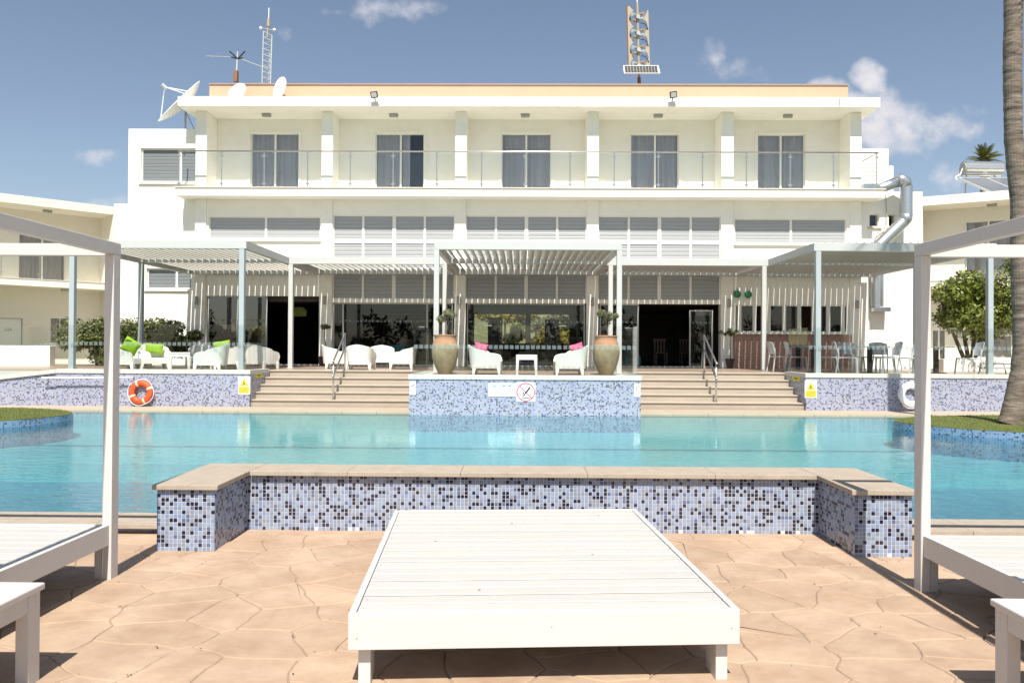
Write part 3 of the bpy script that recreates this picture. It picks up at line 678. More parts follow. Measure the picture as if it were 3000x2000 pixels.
# ================================================================== glass balustrades
clip_me = None
def balustrade(lbl, segs, ztop=1.84):
    t = thing('glass_balustrade', lbl, 'balustrade', (segs[0][0][0], segs[0][0][1], .86))
    for (a, b, n, za, zb) in segs:
        a = Vector((*a, 0)); b = Vector((*b, 0)); d = (b - a) / n; u_ = d.normalized()
        for i in range(n):
            p0 = a + d * i + u_ * .006; p1 = a + d * (i + 1) - u_ * .006
            f0 = i / n; f1 = (i + 1) / n; z0 = za + (zb - za) * f0; z1 = za + (zb - za) * f1
            nrm = Vector((-u_.y, u_.x, 0)) * .006
            H = ztop - .87
            V = [p0 - nrm, p1 - nrm, p1 + nrm, p0 + nrm]; zz = [z0, z1, z1, z0]
            m = MB(); m.add([(v_.x, v_.y, z_) for v_, z_ in zip(V, zz)] + [(v_.x, v_.y, z_ + H) for v_, z_ in zip(V, zz)], [(0, 3, 2, 1), (4, 5, 6, 7), (0, 1, 5, 4), (1, 2, 6, 5), (2, 3, 7, 6), (3, 0, 4, 7)])
            pane = m.build('glass_panel', M_glass, t)
            fs = MB(); k = max(2, int((p1 - p0).length / .10)); wv = (p1 - p0) / k
            for j in range(k):
                c0 = p0 + wv * (j + .14) - nrm * 1.3; c1 = p0 + wv * (j + .86) - nrm * 1.3; zc = z0 + (z1 - z0) * (j + .5) / k + .51
                fs.add([(c0.x, c0.y, zc), (c1.x, c1.y, zc), (c1.x, c1.y, zc + .075), (c0.x, c0.y, zc + .075)], [(0, 1, 2, 3)])
            fs.build('frosted_strip', M_frost, pane)
            if i < n - 1:
                c = a + d * (i + 1); MB().box(c.x - .07, c.x + .07, c.y - .012, c.y + .012, z1 + H - .012, z1 + H + .006).build('top_clip', M_steel, t)
    return t
balustrade('frosted-band glass balustrade on the left terrace wall and ramp', [((TL0, 16.78), (TL1 + .0, 16.78), 3, .886, .886), ((TL1 - .07, 16.80), (TL1 - .07, 18.0), 1, .886, .886), ((-15.4, 16.78), (TL0 - .02, 16.78), 4, .24, .88)])
balustrade('glass balustrade around the central platform with the urns', [((-2.13, 15.41), (2.27, 15.41), 3, .856, .856), ((-2.13, 15.42), (-2.13, 18.0), 2, .856, .856), ((2.27, 15.42), (2.27, 18.0), 2, .856, .856)])
balustrade('glass balustrade on the right terrace wall before the dining chairs', [((6.10, 16.78), (15.3, 16.78), 6, .886, .886), ((6.10, 16.80), (6.10, 18.0), 1, .886, .886)])

# stair handrails
def handrail(x, lbl):
    t = thing('stair_handrail', lbl, 'handrail', (x, 16.9, .23), group='steel handrails in the middle of the steps')
    for nm, dz in (('handrail', 0), ('mid_rail', -.32)):
        MB().tube([(x, 16.86, 1.08 + dz), (x, 16.93, 1.09 + dz), (x, 18.05, 1.70 + dz)], .021, 10).build(nm, M_steel, t, smooth=True)
    for y_, z0, z1 in ((16.93, .25, 1.09), (18.03, TZ, 1.69)): MB().tube([(x, y_, z0), (x, y_, z1)], .019, 10).build('post', M_steel, t, smooth=True)
    for y_, z0 in ((16.93, .25), (18.03, TZ + .003)): MB().lathe([(.045, 0), (.045, .012)], 12, (x, y_, z0)).build('foot_plate', M_steel, t)
handrail(-4.06, 'steel handrail in the middle of the left flight of steps'); handrail(4.19, 'steel handrail in the middle of the right flight of steps')

# ================================================================== pergolas
ZB0, ZB1 = 3.49, 3.665
bl = MB(); bl.box(-.095, .095, -.5, .5, -.008, .008)
blade_o = bl.build('louvre_blade', M_blade); blade_me = blade_o.data; bpy.data.objects.remove(blade_o)
def pergola(lbl, x0, x1, yf, posts, mid=None, postm=None, rear=.22):
    t = thing('pergola', lbl, 'pergola', ((x0 + x1) / 2, yf, TZ)); yb = 22.845
    bw = .12
    bx('front_beam', M_alu, t, x0, x1, yf, yf + bw, ZB0, ZB1, bevel=.006)
    bx('rear_beam', M_alu, t, x0, x1, yb - rear, yb, ZB0, ZB1 - .01, bevel=.004)
    bx('side_beam', M_alu, t, x0 + .001, x0 + .10, yf + bw + .002, yb - rear - .002, ZB0 + .002, ZB1, bevel=.004)
    bx('side_beam', M_alu, t, x1 - .10, x1 - .001, yf + bw + .002, yb - rear - .002, ZB0 + .002, ZB1, bevel=.004)
    spans = [(yf + bw + .005, yb - rear - .005)]
    if mid:
        bx('middle_beam', M_alu, t, x0 + .102, x1 - .102, mid, mid + .09, ZB0 + .03, ZB1 - .02, bevel=.003); spans = [(yf + bw + .005, mid - .003), (mid + .093, yb - rear - .005)]
    n = int(round((x1 - x0 - .24) / .168)); pp = (x1 - x0 - .24) / n
    for (a, b) in spans:
        for i in range(n):
            inst('louvre_blade', blade_me, t, (x0 + .12 + (i + .5) * pp, (a + b) / 2, ZB1 - .035), (1, b - a, 1), (0, math.radians(43), 0))
    for (px_, py_, z0) in posts:
        bx('post', postm or M_bluepost, t, px_ - .055, px_ + .055, py_ + .004, py_ + .115, z0, ZB0 - .001, bevel=.005)
        bx('base_plate', postm or M_bluepost, t, px_ - .08, px_ + .08, py_ - .02, py_ + .14, z0, z0 + .012)
    return t
XA0, XA1 = -9.78, -5.93
pergola('louvred pergola over the lime-cushion lounge on the left terrace', XA0, XA1, 16.80, [(XA0 + .07, 16.80, .886), (XA1 - .10, 16.80, .886), (XA0 + .07, 19.85, TZ)], mid=19.85)
pergola('set-back louvred pergola between the left and central pergolas', XA1 + .01, -1.89, 19.85, [(XA1 + .06, 19.85, TZ), (-1.95, 19.85, TZ)], postm=M_alu, rear=.42)
pergola('louvred pergola over the central platform with the two urns', -1.88, 2.14, 16.80, [(-1.83, 16.80, TZ), (2.09, 16.80, TZ)], mid=19.85, postm=M_alu, rear=.42)
pergola('set-back louvred pergola between the central and right pergolas', 2.15, 6.22, 19.85, [(2.25, 19.85, TZ), (6.12, 19.85, TZ)], postm=M_alu, rear=.42)
pergola('louvred pergola over the dining tables on the right terrace', 6.23, 10.1, 16.80, [(6.33, 16.80, .886), (9.98, 16.80, .886), (9.95, 19.85, TZ)], mid=19.85)

# ================================================================== main building
YF = 22.8
hb = thing('hotel_building', 'white three-storey hotel building with balconies facing the pool', 'building', (0, YF, TZ))
def zf(py, Y=YF): return qz(py, Y)
zsl_t, zsl_b = qz(553, 22.3), qz(576, 22.3)           # balcony slab
zrf_t, zrf_b = qz(284, 22.3), qz(312, 22.3)           # roof slab
colpx = [(568, 600), (938, 971), (1330, 1363), (1718, 1752), (2112, 2148), (2490, 2523)]
XL, XR = qx(568, YF), qx(2523, YF)
def opening_walls(mb, x0, x1, z0, z1, ops, y0, y1):
    """wall from x0..x1, z0..z1 with rectangular openings (xa,xb,za,zb), boxes butted end to end"""
    xs_ = sorted({x0, x1} | {o[0] for o in ops} | {o[1] for o in ops})
    for a, b in zip(xs_, xs_[1:]):
        if b - a < 1e-4: continue
        cuts = sorted([(max(z0, o[2]), min(z1, o[3])) for o in ops if o[0] <= a + 1e-5 and o[1] >= b - 1e-5]); z = z0
        for c0, c1 in cuts:
            if c0 > z + 1e-4: mb.box(a, b, y0, y1, z, c0)
            z = max(z, c1)
        if z < z1 - 1e-4: mb.box(a, b, y0, y1, z, z1)
# columns / pilasters, ground to balcony slab
for i, (a, b) in enumerate(colpx):
    bx('pilaster', M_plaster, hb, qx(a, YF), qx(b, YF), YF, YF + .30, TZ, zsl_b - .001, bevel=.006)
# bays
slat = MB(); slat.prism([(0, -.5), (.30, -.5), (.55, -.38), (.55, .30), (.25, .5), (0, .5)], -.5, .5, 'x')
# prism axis x: (a->y, b->z)
slo = slat.build('shutter_slat', M_shut); slat_me = slo.data; bpy.data.objects.remove(slo)
slo2 = MB().prism([(0, -.5), (.30, -.5), (.55, -.38), (.55, .30), (.25, .5), (0, .5)], -.5, .5, 'x').build('shutter_slat', mat('dark_grey_shutter', (.17, .185, .19), .4, var=.03)); slat_me2 = slo2.data; bpy.data.objects.remove(slo2)
def shutter(parent, x0, x1, z0, z1, y, pitch=.112, me=None):
    n = max(1, int(round((z1 - z0) / pitch))); dz = (z1 - z0) / n
    for k in range(n):
        inst('shutter_slat', me or slat_me, parent, ((x0 + x1) / 2, y, z0 + (k + .5) * dz), (x1 - x0, -.022, dz * .97))
def window(parent, x0, x1, z0, z1, y, fr=.035, mull=(), trans=(), m=M_trim, dep=.05, name='window'):
    w_ = MB(); w_.box(x0, x1, y, y + dep, z0, z0 + fr); w_.box(x0, x1, y, y + dep, z1 - fr, z1); w_.box(x0, x0 + fr, y, y + dep, z0 + fr, z1 - fr); w_.box(x1 - fr, x1, y, y + dep, z0 + fr, z1 - fr)
    for (a, hw) in mull: w_.box(a - hw, a + hw, y + .001, y + dep - .001, z0 + fr, z1 - fr)
    xs_ = sorted([x0 + fr] + [a - hw for a, hw in mull] + [a + hw for a, hw in mull] + [x1 - fr])
    for (zz, hh) in trans:
        for i in range(0, len(xs_), 2): w_.box(xs_[i], xs_[i + 1], y + .002, y + dep - .002, zz - hh, zz + hh)
    return w_.build(name, m, parent)
zw_lint = zf(631)
bays = {'B': [(977, 1058), (1064, 1146), (1158, 1238), (1246, 1327)], 'C': [(1366, 1448), (1454, 1535), (1546, 1627), (1635, 1715)], 'D': [(1755, 1838), (1845, 1925), (1938, 2020), (2027, 2108)]}
YW = YF + .05
edges = [(600, 938), (971, 1330), (1363, 1718), (1752, 2112), (2148, 2490)]
iw = MB()
E_ = [(qx(a, YF) + .001, qx(b, YF) - .001) for a, b in edges]
zA0, zA1, zE0 = zf(702), zf(636), zf(709)
zdoor = zf(870); zgl = zf(888)
# bay A
opening_walls(iw, E_[0][0], E_[0][1], TZ, zsl_b - .002, [(qx(608, YW), qx(936, YW), zA0, zA1), (qx(604, YW), qx(934, YW), TZ, zdoor)], YW, YW + .18)
opening_walls(iw, E_[4][0], E_[4][1], TZ, zsl_b - .002, [(qx(2151, YW), qx(2480, YW), zE0, zf(637)), (qx(2153, YW), qx(2484, YW), zf(970), zf(888))], YW, YW + .18)
for k, (nm, ps) in enumerate(bays.items()):
    x0, x1 = E_[k + 1]
    opening_walls(iw, x0, x1, TZ, zsl_b - .002, [(qx(ps[0][0] - 4, YW), qx(ps[3][1] + 3, YW), zf(878), zw_lint), (qx(ps[0][0] - 4, YW), qx(ps[3][1] + 3, YW), TZ, zgl)], YW, YW + .18)
iw.build('bay_wall', M_plaster, hb)
# shutter windows
for px0, px1, split, py1, py0 in ((608, 936, 775, 636, 702), (2151, 2480, 2318, 637, 709)):
    x0, x1 = qx(px0, YW) + .001, qx(px1, YW) - .001; z0, z1 = zf(py0) + .001, zf(py1) - .001; xm = qx(split, YW)
    wd = window(hb, x0, x1, z0, z1, YW + .05, .03, [(xm, .032)])
    bx('sill', M_trim, wd, x0 - .06, x1 + .06, YW - .07, YW - .002, z0 - .07, z0 - .012, bevel=.004)
    for a, b in ((x0 + .03, xm - .032), (xm + .032, x1 - .03)): shutter(wd, a, b, z0 + .03, z1 - .03, YW + .085, .10)
ztr = zf(707)
for k, (nm, ps) in enumerate(bays.items()):
    x0 = qx(ps[0][0] - 4, YW) + .001; x1 = qx(ps[3][1] + 3, YW) - .001; z0 = zf(878) + .001; z1 = zw_lint - .001
    mu = [(qx((ps[i][1] + ps[i + 1][0]) / 2, YW), (.052 if i == 1 else .032)) for i in range(3)]
    wd = window(hb, x0, x1, z0, z1, YW + .04, .03, mu, [(ztr, .06)])
    cuts = [x0 + .03] + [c for a, h in mu for c in (a - h, a + h)] + [x1 - .03]
    for i in range(0, 8, 2):
        shutter(wd, cuts[i], cuts[i + 1], ztr + .06, z1 - .03, YW + .075, .105); shutter(wd, cuts[i], cuts[i + 1], z0 + .03, ztr - .06, YW + .075, .118)
# ground floor glazing
gz0 = TZ + .03
def glazing(nm, x0, x1, z1, panes, m, y=YW + .06, strip=True):
    w_ = window(hb, x0, x1, TZ + .002, z1 - .001, y, .035, [(p_, .022) for p_ in panes], (), M_alu, .045, nm)
    cs = [x0 + .035] + [c for p_ in panes for c in (p_ - .022, p_ + .022)] + [x1 - .035]
    for i in range(0, len(cs), 2):
        bx('glass_pane', m, w_, cs[i], cs[i + 1], y + .018, y + .026, TZ + .037, z1 - .036)
        if strip:
            fs = MB(); k = int((cs[i + 1] - cs[i]) / .11); d = (cs[i + 1] - cs[i]) / max(1, k); zc = zf(945)
            for j in range(k): fs.add([(cs[i] + d * (j + .15), y + .016, zc), (cs[i] + d * (j + .85), y + .016, zc), (cs[i] + d * (j + .85), y + .016, zc + .06), (cs[i] + d * (j + .15), y + .016, zc + .06)], [(0, 1, 2, 3)])
            if k > 0: fs.build('frosted_strip', M_frost, w_)
    return w_
glazing('sliding_door', qx(606, YW), qx(780, YW), zdoor, [qx(693, YW)], M_sglass)
glazing('glass_wall', qx(973, YW) + .01, qx(1326, YW), zgl, [qx(1003, YW), qx(1250, YW)], M_wglass)
glazing('glass_wall', qx(1366, YW) + .01, qx(1714, YW), zgl, [], M_wglass)
glazing('glass_wall', qx(1756, YW) + .01, qx(1872, YW), zgl, [], M_wglass)
glazing('sliding_door', qx(2020, YW) + .01, qx(2090, YW), zf(905), [], M_wglass)
# door mats: metal threshold
for a, b in ((782, 934), (1872, 2112)): bx('threshold', M_alu, hb, qx(a, YW), qx(b, YW), YW - .02, YW + .17, TZ + .001, TZ + .03)
# bar window
bwid = window(hb, qx(2153, YW) + .001, qx(2484, YW) - .001, zf(970) + .001, zf(888) - .001, YW + .01, .04, [(qx(p_, YW), .052) for p_ in (2167, 2211, 2253, 2298, 2342, 2384, 2427, 2470)], (), M_trim, .07, 'bar_window')
_bm = [2153 + 3] + [p_ for m_ in (2167, 2211, 2253, 2298, 2342, 2384, 2427, 2470) for p_ in (m_, m_)] + [2484 - 3]
for i in range(0, len(_bm), 2):
    a_, b_ = qx(_bm[i], YW) + (.052 if i else .03), qx(_bm[i + 1], YW) - (.052 if i < len(_bm) - 2 else .03)
    if b_ - a_ > .03 and i not in (4, 10): bx('glass_pane', M_wglass, bwid, a_, b_, YW + .045, YW + .051, zf(970) + .045, zf(888) - .045)
bx('counter_top', M_trim, hb, qx(2146, YF - .3), qx(2494, YF - .3), YF - .32, YW - .002, zf(970) - .055, zf(970) - .004, bevel=.005, label='white bar counter top')
bwl = MB().box(qx(2150, YF), qx(2490, YF), YF - .16, YW - .003, TZ, zf(970) - .056).build('bar_front', mat('mortar', (.42, .30, .24), .9), hb)
bk = MB().box(-.105, .105, -.012, 0, -.032, .032).build('brick', M_brick); bkm = bk.data; bpy.data.objects.remove(bk)
x0b, x1b = qx(2150, YF) + .01, qx(2490, YF) - .01; rows = 12; hh = (zf(970) - .06 - TZ) / rows; nb = int((x1b - x0b) / .226)
for r_ in range(rows):
    for i in range(nb):
        xx = x0b + .113 + i * (x1b - x0b - .12) / nb + (.113 if r_ % 2 else 0)
        if xx + .1 > x1b + .02: continue
        inst('brick', bkm, bwl, (xx, YF - .161, TZ + (r_ + .5) * hh), (1, 1, hh / .0725))
# balcony slab, upper storey
XB0, XB1 = qx(508, 22.3), qx(2593, 22.3)
bx('balcony_slab', M_plaster, hb, XB0, XB1, 22.3, 23.62, zsl_b, zsl_t, bevel=.008)
bx('slab_trim', mat('pale_stone_trim', (.66, .58, .50), .6, var=.05), hb, XB0 - .02, XB1 + .02, 22.27, 22.60, zsl_t + .001, zsl_t + .03, bevel=.003)
zfl = zsl_t + .001
for i, (a, b) in enumerate(colpx):
    bx('column', M_plaster, hb, qx(a, YF), qx(b, YF), YF, 23.60, zfl + .03, zrf_b - .001, bevel=.006)
YU = 23.602
doors = [(729, 871), (1096, 1239), (1466, 1612), (1845, 1987), (2218, 2358)]
zdt = qz(391, YU)
uw = MB(); dops = [(qx(a, YU), qx(b, YU), zfl, zdt) for a, b in doors]
opening_walls(uw, XL, XR, zfl, zrf_b - .001, dops, YU, YU + .2); uw.build('balcony_wall', M_plaster, hb)
def curtain(parent, x0, x1, z0, z1, y, m=M_curt, seed=0, name='curtain'):
    r = random.Random(seed); n = 44; V = []; F = []
    ph = r.uniform(0, 6)
    for i in range(n + 1):
        f = i / n; x = x0 + (x1 - x0) * f; dy = .035 * math.sin(f * 34 * (x1 - x0) + ph + 1.5 * math.sin(f * 7 + ph)) + .015 * math.sin(f * 60 + ph)
        V += [(x, y + dy * .8, z1), (x, y + dy, (z0 + z1) / 2), (x, y + dy * 1.2, z0)]
    for i in range(n):
        for k in (0, 1): F.append((i * 3 + k, (i + 1) * 3 + k, (i + 1) * 3 + k + 1, i * 3 + k + 1))
    mb = MB(); mb.add(V, F); return mb.build(name, m, parent, smooth=True)
for k, (x0, x1, z0, z1) in enumerate(dops):
    xm = (x0 + x1) / 2 + (.02 if k % 2 else 0)
    wd = window(hb, x0 + .001, x1 - .001, z0 + .002, z1 - .001, YU + .07, .03, [(xm, .028)], (), M_trim, .05, 'balcony_door')
    for a, b in ((x0 + .03, xm - .028), (xm + .028, x1 - .03)): bx('glass_pane', M_wglass, wd, a, b, YU + .09, YU + .096, z0 + .033, z1 - .031)
    curtain(wd, x0, x1 if k != 1 else x0 + (x1 - x0) * .70, z0 + .05, z1 - .02, YU + .15, M_curt, k)
    ar = MB(); ar.box(x0 - .075, x0 - .002, YU - .022, YU - .002, z0 + .02, z1 + .06); ar.box(x1 + .002, x1 + .075, YU - .022, YU - .002, z0 + .02, z1 + .06); ar.box(x0 - .001, x1 + .001, YU - .022, YU - .002, z1 + .002, z1 + .06)
    ar.build('architrave', M_plaster, hb)
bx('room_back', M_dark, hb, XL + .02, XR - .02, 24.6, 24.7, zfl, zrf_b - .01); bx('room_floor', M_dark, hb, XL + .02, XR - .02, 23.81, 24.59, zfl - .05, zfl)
# roof slab + parapet
XR0, XR1 = qx(514, 22.3), qx(2578, 22.3)
bx('roof_slab', M_plaster, hb, XR0, XR1, 22.3, 31, zrf_b, zrf_t, bevel=.008)
YP = 23.3; bx('parapet', M_parapet, hb, qx(607, YP), qx(2483, YP), YP, 30.5, zrf_t + .001, qz(250, YP))
bx('parapet_cap', M_cap, hb, qx(606, YP), qx(2484, YP), YP - .03, 30.53, qz(250, YP) + .001, qz(247, YP) + .01)
for px in (780, 1153, 1539, 1929, 2309):
    x_ = qx(px, 23.0, 335); MB().box(x_ - .13, x_ + .13, 22.97, 23.09, zrf_b - .10, zrf_b - .001).build('ceiling_lamp', M_lampg, hb, bevel=.02)
for px, py in ((520, 283),): pass
for px in (1693, 2460):
    x_ = qx(px, 22.28, 290); MB().tube([(x_ + .03, 22.31, zrf_t + .03), (x_, 22.27, zrf_t - .04), (x_ - .01, 22.27, zrf_b + .01)], .012, 6).build('cable', M_lampg, hb)
# balcony railing (posts, glass, hand rail)
ry = 22.36; zr = qz(445, ry); rl = MB().tube([(qx(517, ry), ry, zr), (qx(2572, ry), ry, zr)], .022, 10); rl.tube([(qx(517, ry), ry, zr), (qx(517, ry), YF - .0, zr)], .022, 8); rl.tube([(qx(2572, ry), ry, zr), (qx(2572, ry), YF + .6, zr)], .022, 8)
rail = rl.build('balcony_railing', M_steel, hb, smooth=True)
rpx = [519, 644, 769, 897, 1022, 1148, 1277, 1408, 1536, 1668, 1797, 1927, 2057, 2186, 2315, 2442, 2569]
for i, p_ in enumerate(rpx):
    x_ = qx(p_, ry); m = MB().tube([(x_, ry + .02, zsl_t + .03), (x_, ry + .02, zr - .02)], .018, 8)
    for z_ in (zr - .13, zsl_t + .14): m.box(x_ - .05, x_ + .05, ry - .01, ry + .035, z_ - .022, z_ + .022)
    m.build('railing_post', M_steel, rail)
    if i < len(rpx) - 1: bx('railing_glass', M_bglass, rail, x_ + .02, qx(rpx[i + 1], ry) - .02, ry - .002, ry + .008, zsl_t + .06, zr - .06)
# handrail that steps across behind (mid bar seen against the columns)
# body: side, back walls, intermediate floors
bd = MB(); bd.box(XL - .0, XL + .2, YF + .301, 31, TZ, zsl_b - .002); bd.box(XR - .2, XR, YF + .301, 31, TZ, zsl_b - .002); bd.box(XL, XL + .2, 23.803, 31, zsl_b, zrf_b - .002); bd.box(XR - .2, XR, 23.803, 31, zsl_b, zrf_b - .002)
YBK = 31.0; wx0, wx1, wz0, wz1 = qx(1385, YBK), qx(1672, YBK), qz(1010, YBK), qz(910, YBK)
opening_walls(bd, XL, XR, 0, zrf_b - .003, [(wx0, wx1, wz0, wz1)], YBK + .003, YBK + .25)
bd.build('outer_wall', M_plaster, hb)
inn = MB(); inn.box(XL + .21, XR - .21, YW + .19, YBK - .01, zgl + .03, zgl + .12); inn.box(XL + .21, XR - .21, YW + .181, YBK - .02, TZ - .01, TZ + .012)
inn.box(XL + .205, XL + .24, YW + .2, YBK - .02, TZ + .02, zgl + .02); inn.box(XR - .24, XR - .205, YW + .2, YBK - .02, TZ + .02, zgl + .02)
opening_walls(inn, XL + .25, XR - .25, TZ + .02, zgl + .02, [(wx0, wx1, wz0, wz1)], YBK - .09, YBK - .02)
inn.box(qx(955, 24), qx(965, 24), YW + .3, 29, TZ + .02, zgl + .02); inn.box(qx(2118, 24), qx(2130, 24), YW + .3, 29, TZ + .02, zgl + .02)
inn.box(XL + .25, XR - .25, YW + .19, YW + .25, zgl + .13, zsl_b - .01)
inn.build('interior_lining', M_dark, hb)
bw_ = window(hb, wx0, wx1, wz0, wz1, YBK - .1, .06, [((wx0 + wx1) / 2 + .25, .10)], (), M_dark, .08, 'rear_window')
# sconces
for px, py0_, Yx, w_ in ((575, 880, YF, 10), (952, 880, YF, 9), (1344, 880, YF, 9), (1735, 884, YF, 11), (2135, 888, YF, 9), (2510, 892, YF, 9)):
    x_ = qx(px, Yx); z_ = qz(py0_, Yx, px); MB().box(x_ - .05, x_ + .05, Yx - .10, Yx - .001, z_ - .12, z_ + .12).build('wall_lamp', M_lampg, hb, bevel=.02)
# green decorations over the bar
for px, py, nm in ((2158, 862, 'left'), (2190, 863, 'right')):
    c = q(px, py, YF + .04); t = thing('glass_float', 'round green hanging ornament on the wall above the bar window, the %s one' % nm, 'ornament', (c.x, c.y, c.z), group='green ornaments above the bar')
    m = MB(); r_ = .10; m.lathe([(.02, -r_), (r_ * .6, -r_ * .8), (r_, -.2 * r_), (r_ * .95, .3 * r_), (r_ * .55, .85 * r_), (.02, r_)], 14, (c.x, c.y - .06, c.z)); m.build('ball', M_green, t, smooth=True)
    n = MB()
    for k in range(6):
        a = k * PI / 6; n.tube([(c.x + r_ * 1.04 * math.cos(a + s_ * .0) * math.cos(b_), c.y - .06 + .5 * r_ * math.sin(b_) * 0 - .01, c.z + r_ * 1.04 * math.sin(b_)) for b_ in [j * PI / 6 for j in range(13)] for s_ in (0,)], .006, 4)
    n.tube([(c.x, c.y - .03, c.z + r_), (c.x, c.y + .01, c.z + r_ + .08)], .004, 4); n.build('net', M_leafd, t)

# left block and right blocks
lbk = MB(); Yb = 22.95; xl0 = qx(371, Yb); zl = qz(378, Yb, 470)
opening_walls(lbk, xl0, XL - .002, 0, zl, [(qx(407, Yb), XL - .03, qz(533, Yb, 500), qz(434, Yb, 500)), (qx(427, Yb), qx(560, Yb), qz(846, Yb, 500), qz(786, Yb, 500))], Yb, Yb + .25)
lbk.box(xl0, xl0 + .25, Yb + .251, 30, 0, zl); lbk.box(xl0 + .251, XL - .003, Yb + .251, 30, zl - .3, zl - .001)
lbk.box(xl0 + .26, XL - .01, Yb + .9, Yb + 1.0, TZ, zl - .31)
lbk.build('stair_block_wall', M_plaster, hb)
for (a, b, split, t_, bt) in ((407, XL - .032, 522, 434, 533), (427, qx(559, Yb), 513, 786, 846)):
    x0, x1 = qx(a, Yb) + .002, b; z0, z1 = qz(bt, Yb, 500) + .002, qz(t_, Yb, 500) - .002; xm = qx(split, Yb)
    wd = window(hb, x0, x1, z0, z1, Yb + .07, .035, [(xm, .03)]); bx('sill', M_trim, wd, x0 - .05, x1, Yb - .06, Yb - .002, z0 - .07, z0 - .01)
    for c0, c1 in ((x0 + .035, xm - .03), (xm + .03, x1 - .035)): shutter(wd, c0, c1, z0 + .035, z1 - .035, YF + .26, .105, slat_me2)
rb = MB(); Yr = 24.2
rb.box(XR - .1, qx(2602, Yr), Yr, 29, zsl_b, qz(436, Yr, 2560)); rb.box(qx(2602, Yr) + .002, qx(2621, Yr), Yr + .1, 29, zsl_b, qz(484, Yr, 2610))
Y3 = 23.05; x3 = qx(2702, Y3); zz3 = qz(562, Y3, 2650)
o1 = (qx(2547, Y3), qx(2576, Y3), qz(664, Y3, 2560), qz(627, Y3, 2560)); o2 = (qx(2603, Y3), qx(2624, Y3), qz(664, Y3, 2610), qz(628, Y3, 2610))
opening_walls(rb, XR + .002, x3, 0, zz3, [o1, o2], Y3, Y3 + .25); rb.box(x3 - .25, x3 - .001, Y3 + .251, 30, 0, zz3 - .001)
rb.box(XR + .002, x3 - .26, Y3 + .251, 24.19, zz3 - .2, zz3 - .001)
rb.build('service_block_wall', M_plaster, hb)
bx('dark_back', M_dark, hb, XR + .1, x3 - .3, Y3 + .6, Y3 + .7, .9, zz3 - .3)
for o_ in (o1, o2):
    wd = window(hb, o_[0] + .001, o_[1] - .001, o_[2] + .001, o_[3] - .001, Y3 + .06, .022); bx('glass_pane', M_wglass, wd, o_[0] + .03, o_[1] - .03, Y3 + .08, Y3 + .086, o_[2] + .03, o_[3] - .03)
    bx('sill', mat('pink_stone_sill', (.60, .48, .40), .6), wd, o_[0] - .06, o_[1] + .06, Y3 - .05, Y3 - .002, o_[2] - .06, o_[2] - .01)
for k in range(5):
    z_ = qz(480, Yr, 2550) - .12 * k; bx('louvre_line', M_shut, hb, qx(2527, Yr), qx(2568, Yr), Yr - .012, Yr - .002, z_ - .012, z_)

# ================================================================== extractor duct
dt = thing('extractor_duct', 'shiny galvanised extractor duct bending down beside the right pergola', 'duct', (qx(2655, 22.6), 22.6, 4.2))
def spiral(nm, a, b, r=.17):
    a = Vector(a); b = Vector(b); n = max(3, int((b - a).length / .055)); pts = []; rr = []
    for i in range(n + 1):
        p = a.lerp(b, i / n); pts.append(p); rr.append(r * (1.03 if i % 2 else .985))
    MB().tube(pts, rr, 20).build(nm, M_duct, dt, smooth='auto')
pb = q(2545, 548, 22.75); pe = q(2655, 524, 22.6); pl = q(2655, 632, 22.6); pd_ = q(2562, 722, 22.55)
bx('intake_box', M_duct, dt, pb.x - .2, pb.x + .2, 22.62, 22.95, pb.z - .10, pb.z + .08, bevel=.01)
pm_ = q(2580, 552, 22.66); MB().tube([(pb.x + .15, 22.75, pb.z), pm_, q(2632, 532, 22.6)], [.11, .14, .168], 18).build('duct_section', M_duct, dt, smooth=True)
el = [q(2628, 533, 22.6), q(2641, 527, 22.6), q(2651, 533, 22.6), q(2655, 547, 22.6)]; MB().tube(el, .175, 18).build('elbow', M_duct, dt, smooth=True)
spiral('duct_section', q(2655, 545, 22.6), q(2655, 630, 22.6)); MB().tube([q(2655, 628, 22.6), q(2654, 640, 22.6), q(2645, 652, 22.6)], .176, 18).build('elbow', M_duct, dt, smooth=True)
spiral('duct_section', q(2648, 648, 22.6), q(2572, 722, 22.6)); MB().tube([q(2576, 718, 22.6), q(2570, 735, 22.75), q(2571, 760, 22.85)], .176, 18).build('elbow', M_duct, dt, smooth=True)
spiral('duct_section', q(2571, 758, 22.85), q(2571, 898, 22.85)); c = q(2582, 906, 22.85)
bx('outlet_box', M_duct, dt, c.x - .24, c.x + .2, 22.68, 23.04, c.z - .07, c.z + .06, bevel=.01)
tag(MB().tube([q(2592, 556, 22.98), q(2597, 600, 22.98), q(2598, 650, 22.98), q(2592, 668, 22.98), q(2570, 685, 22.98), q(2558, 712, 22.98)], .012, 6).build('wall_cable', M_lampg, None), 'thin cable hanging down the white wall between the two small windows', 'cable')

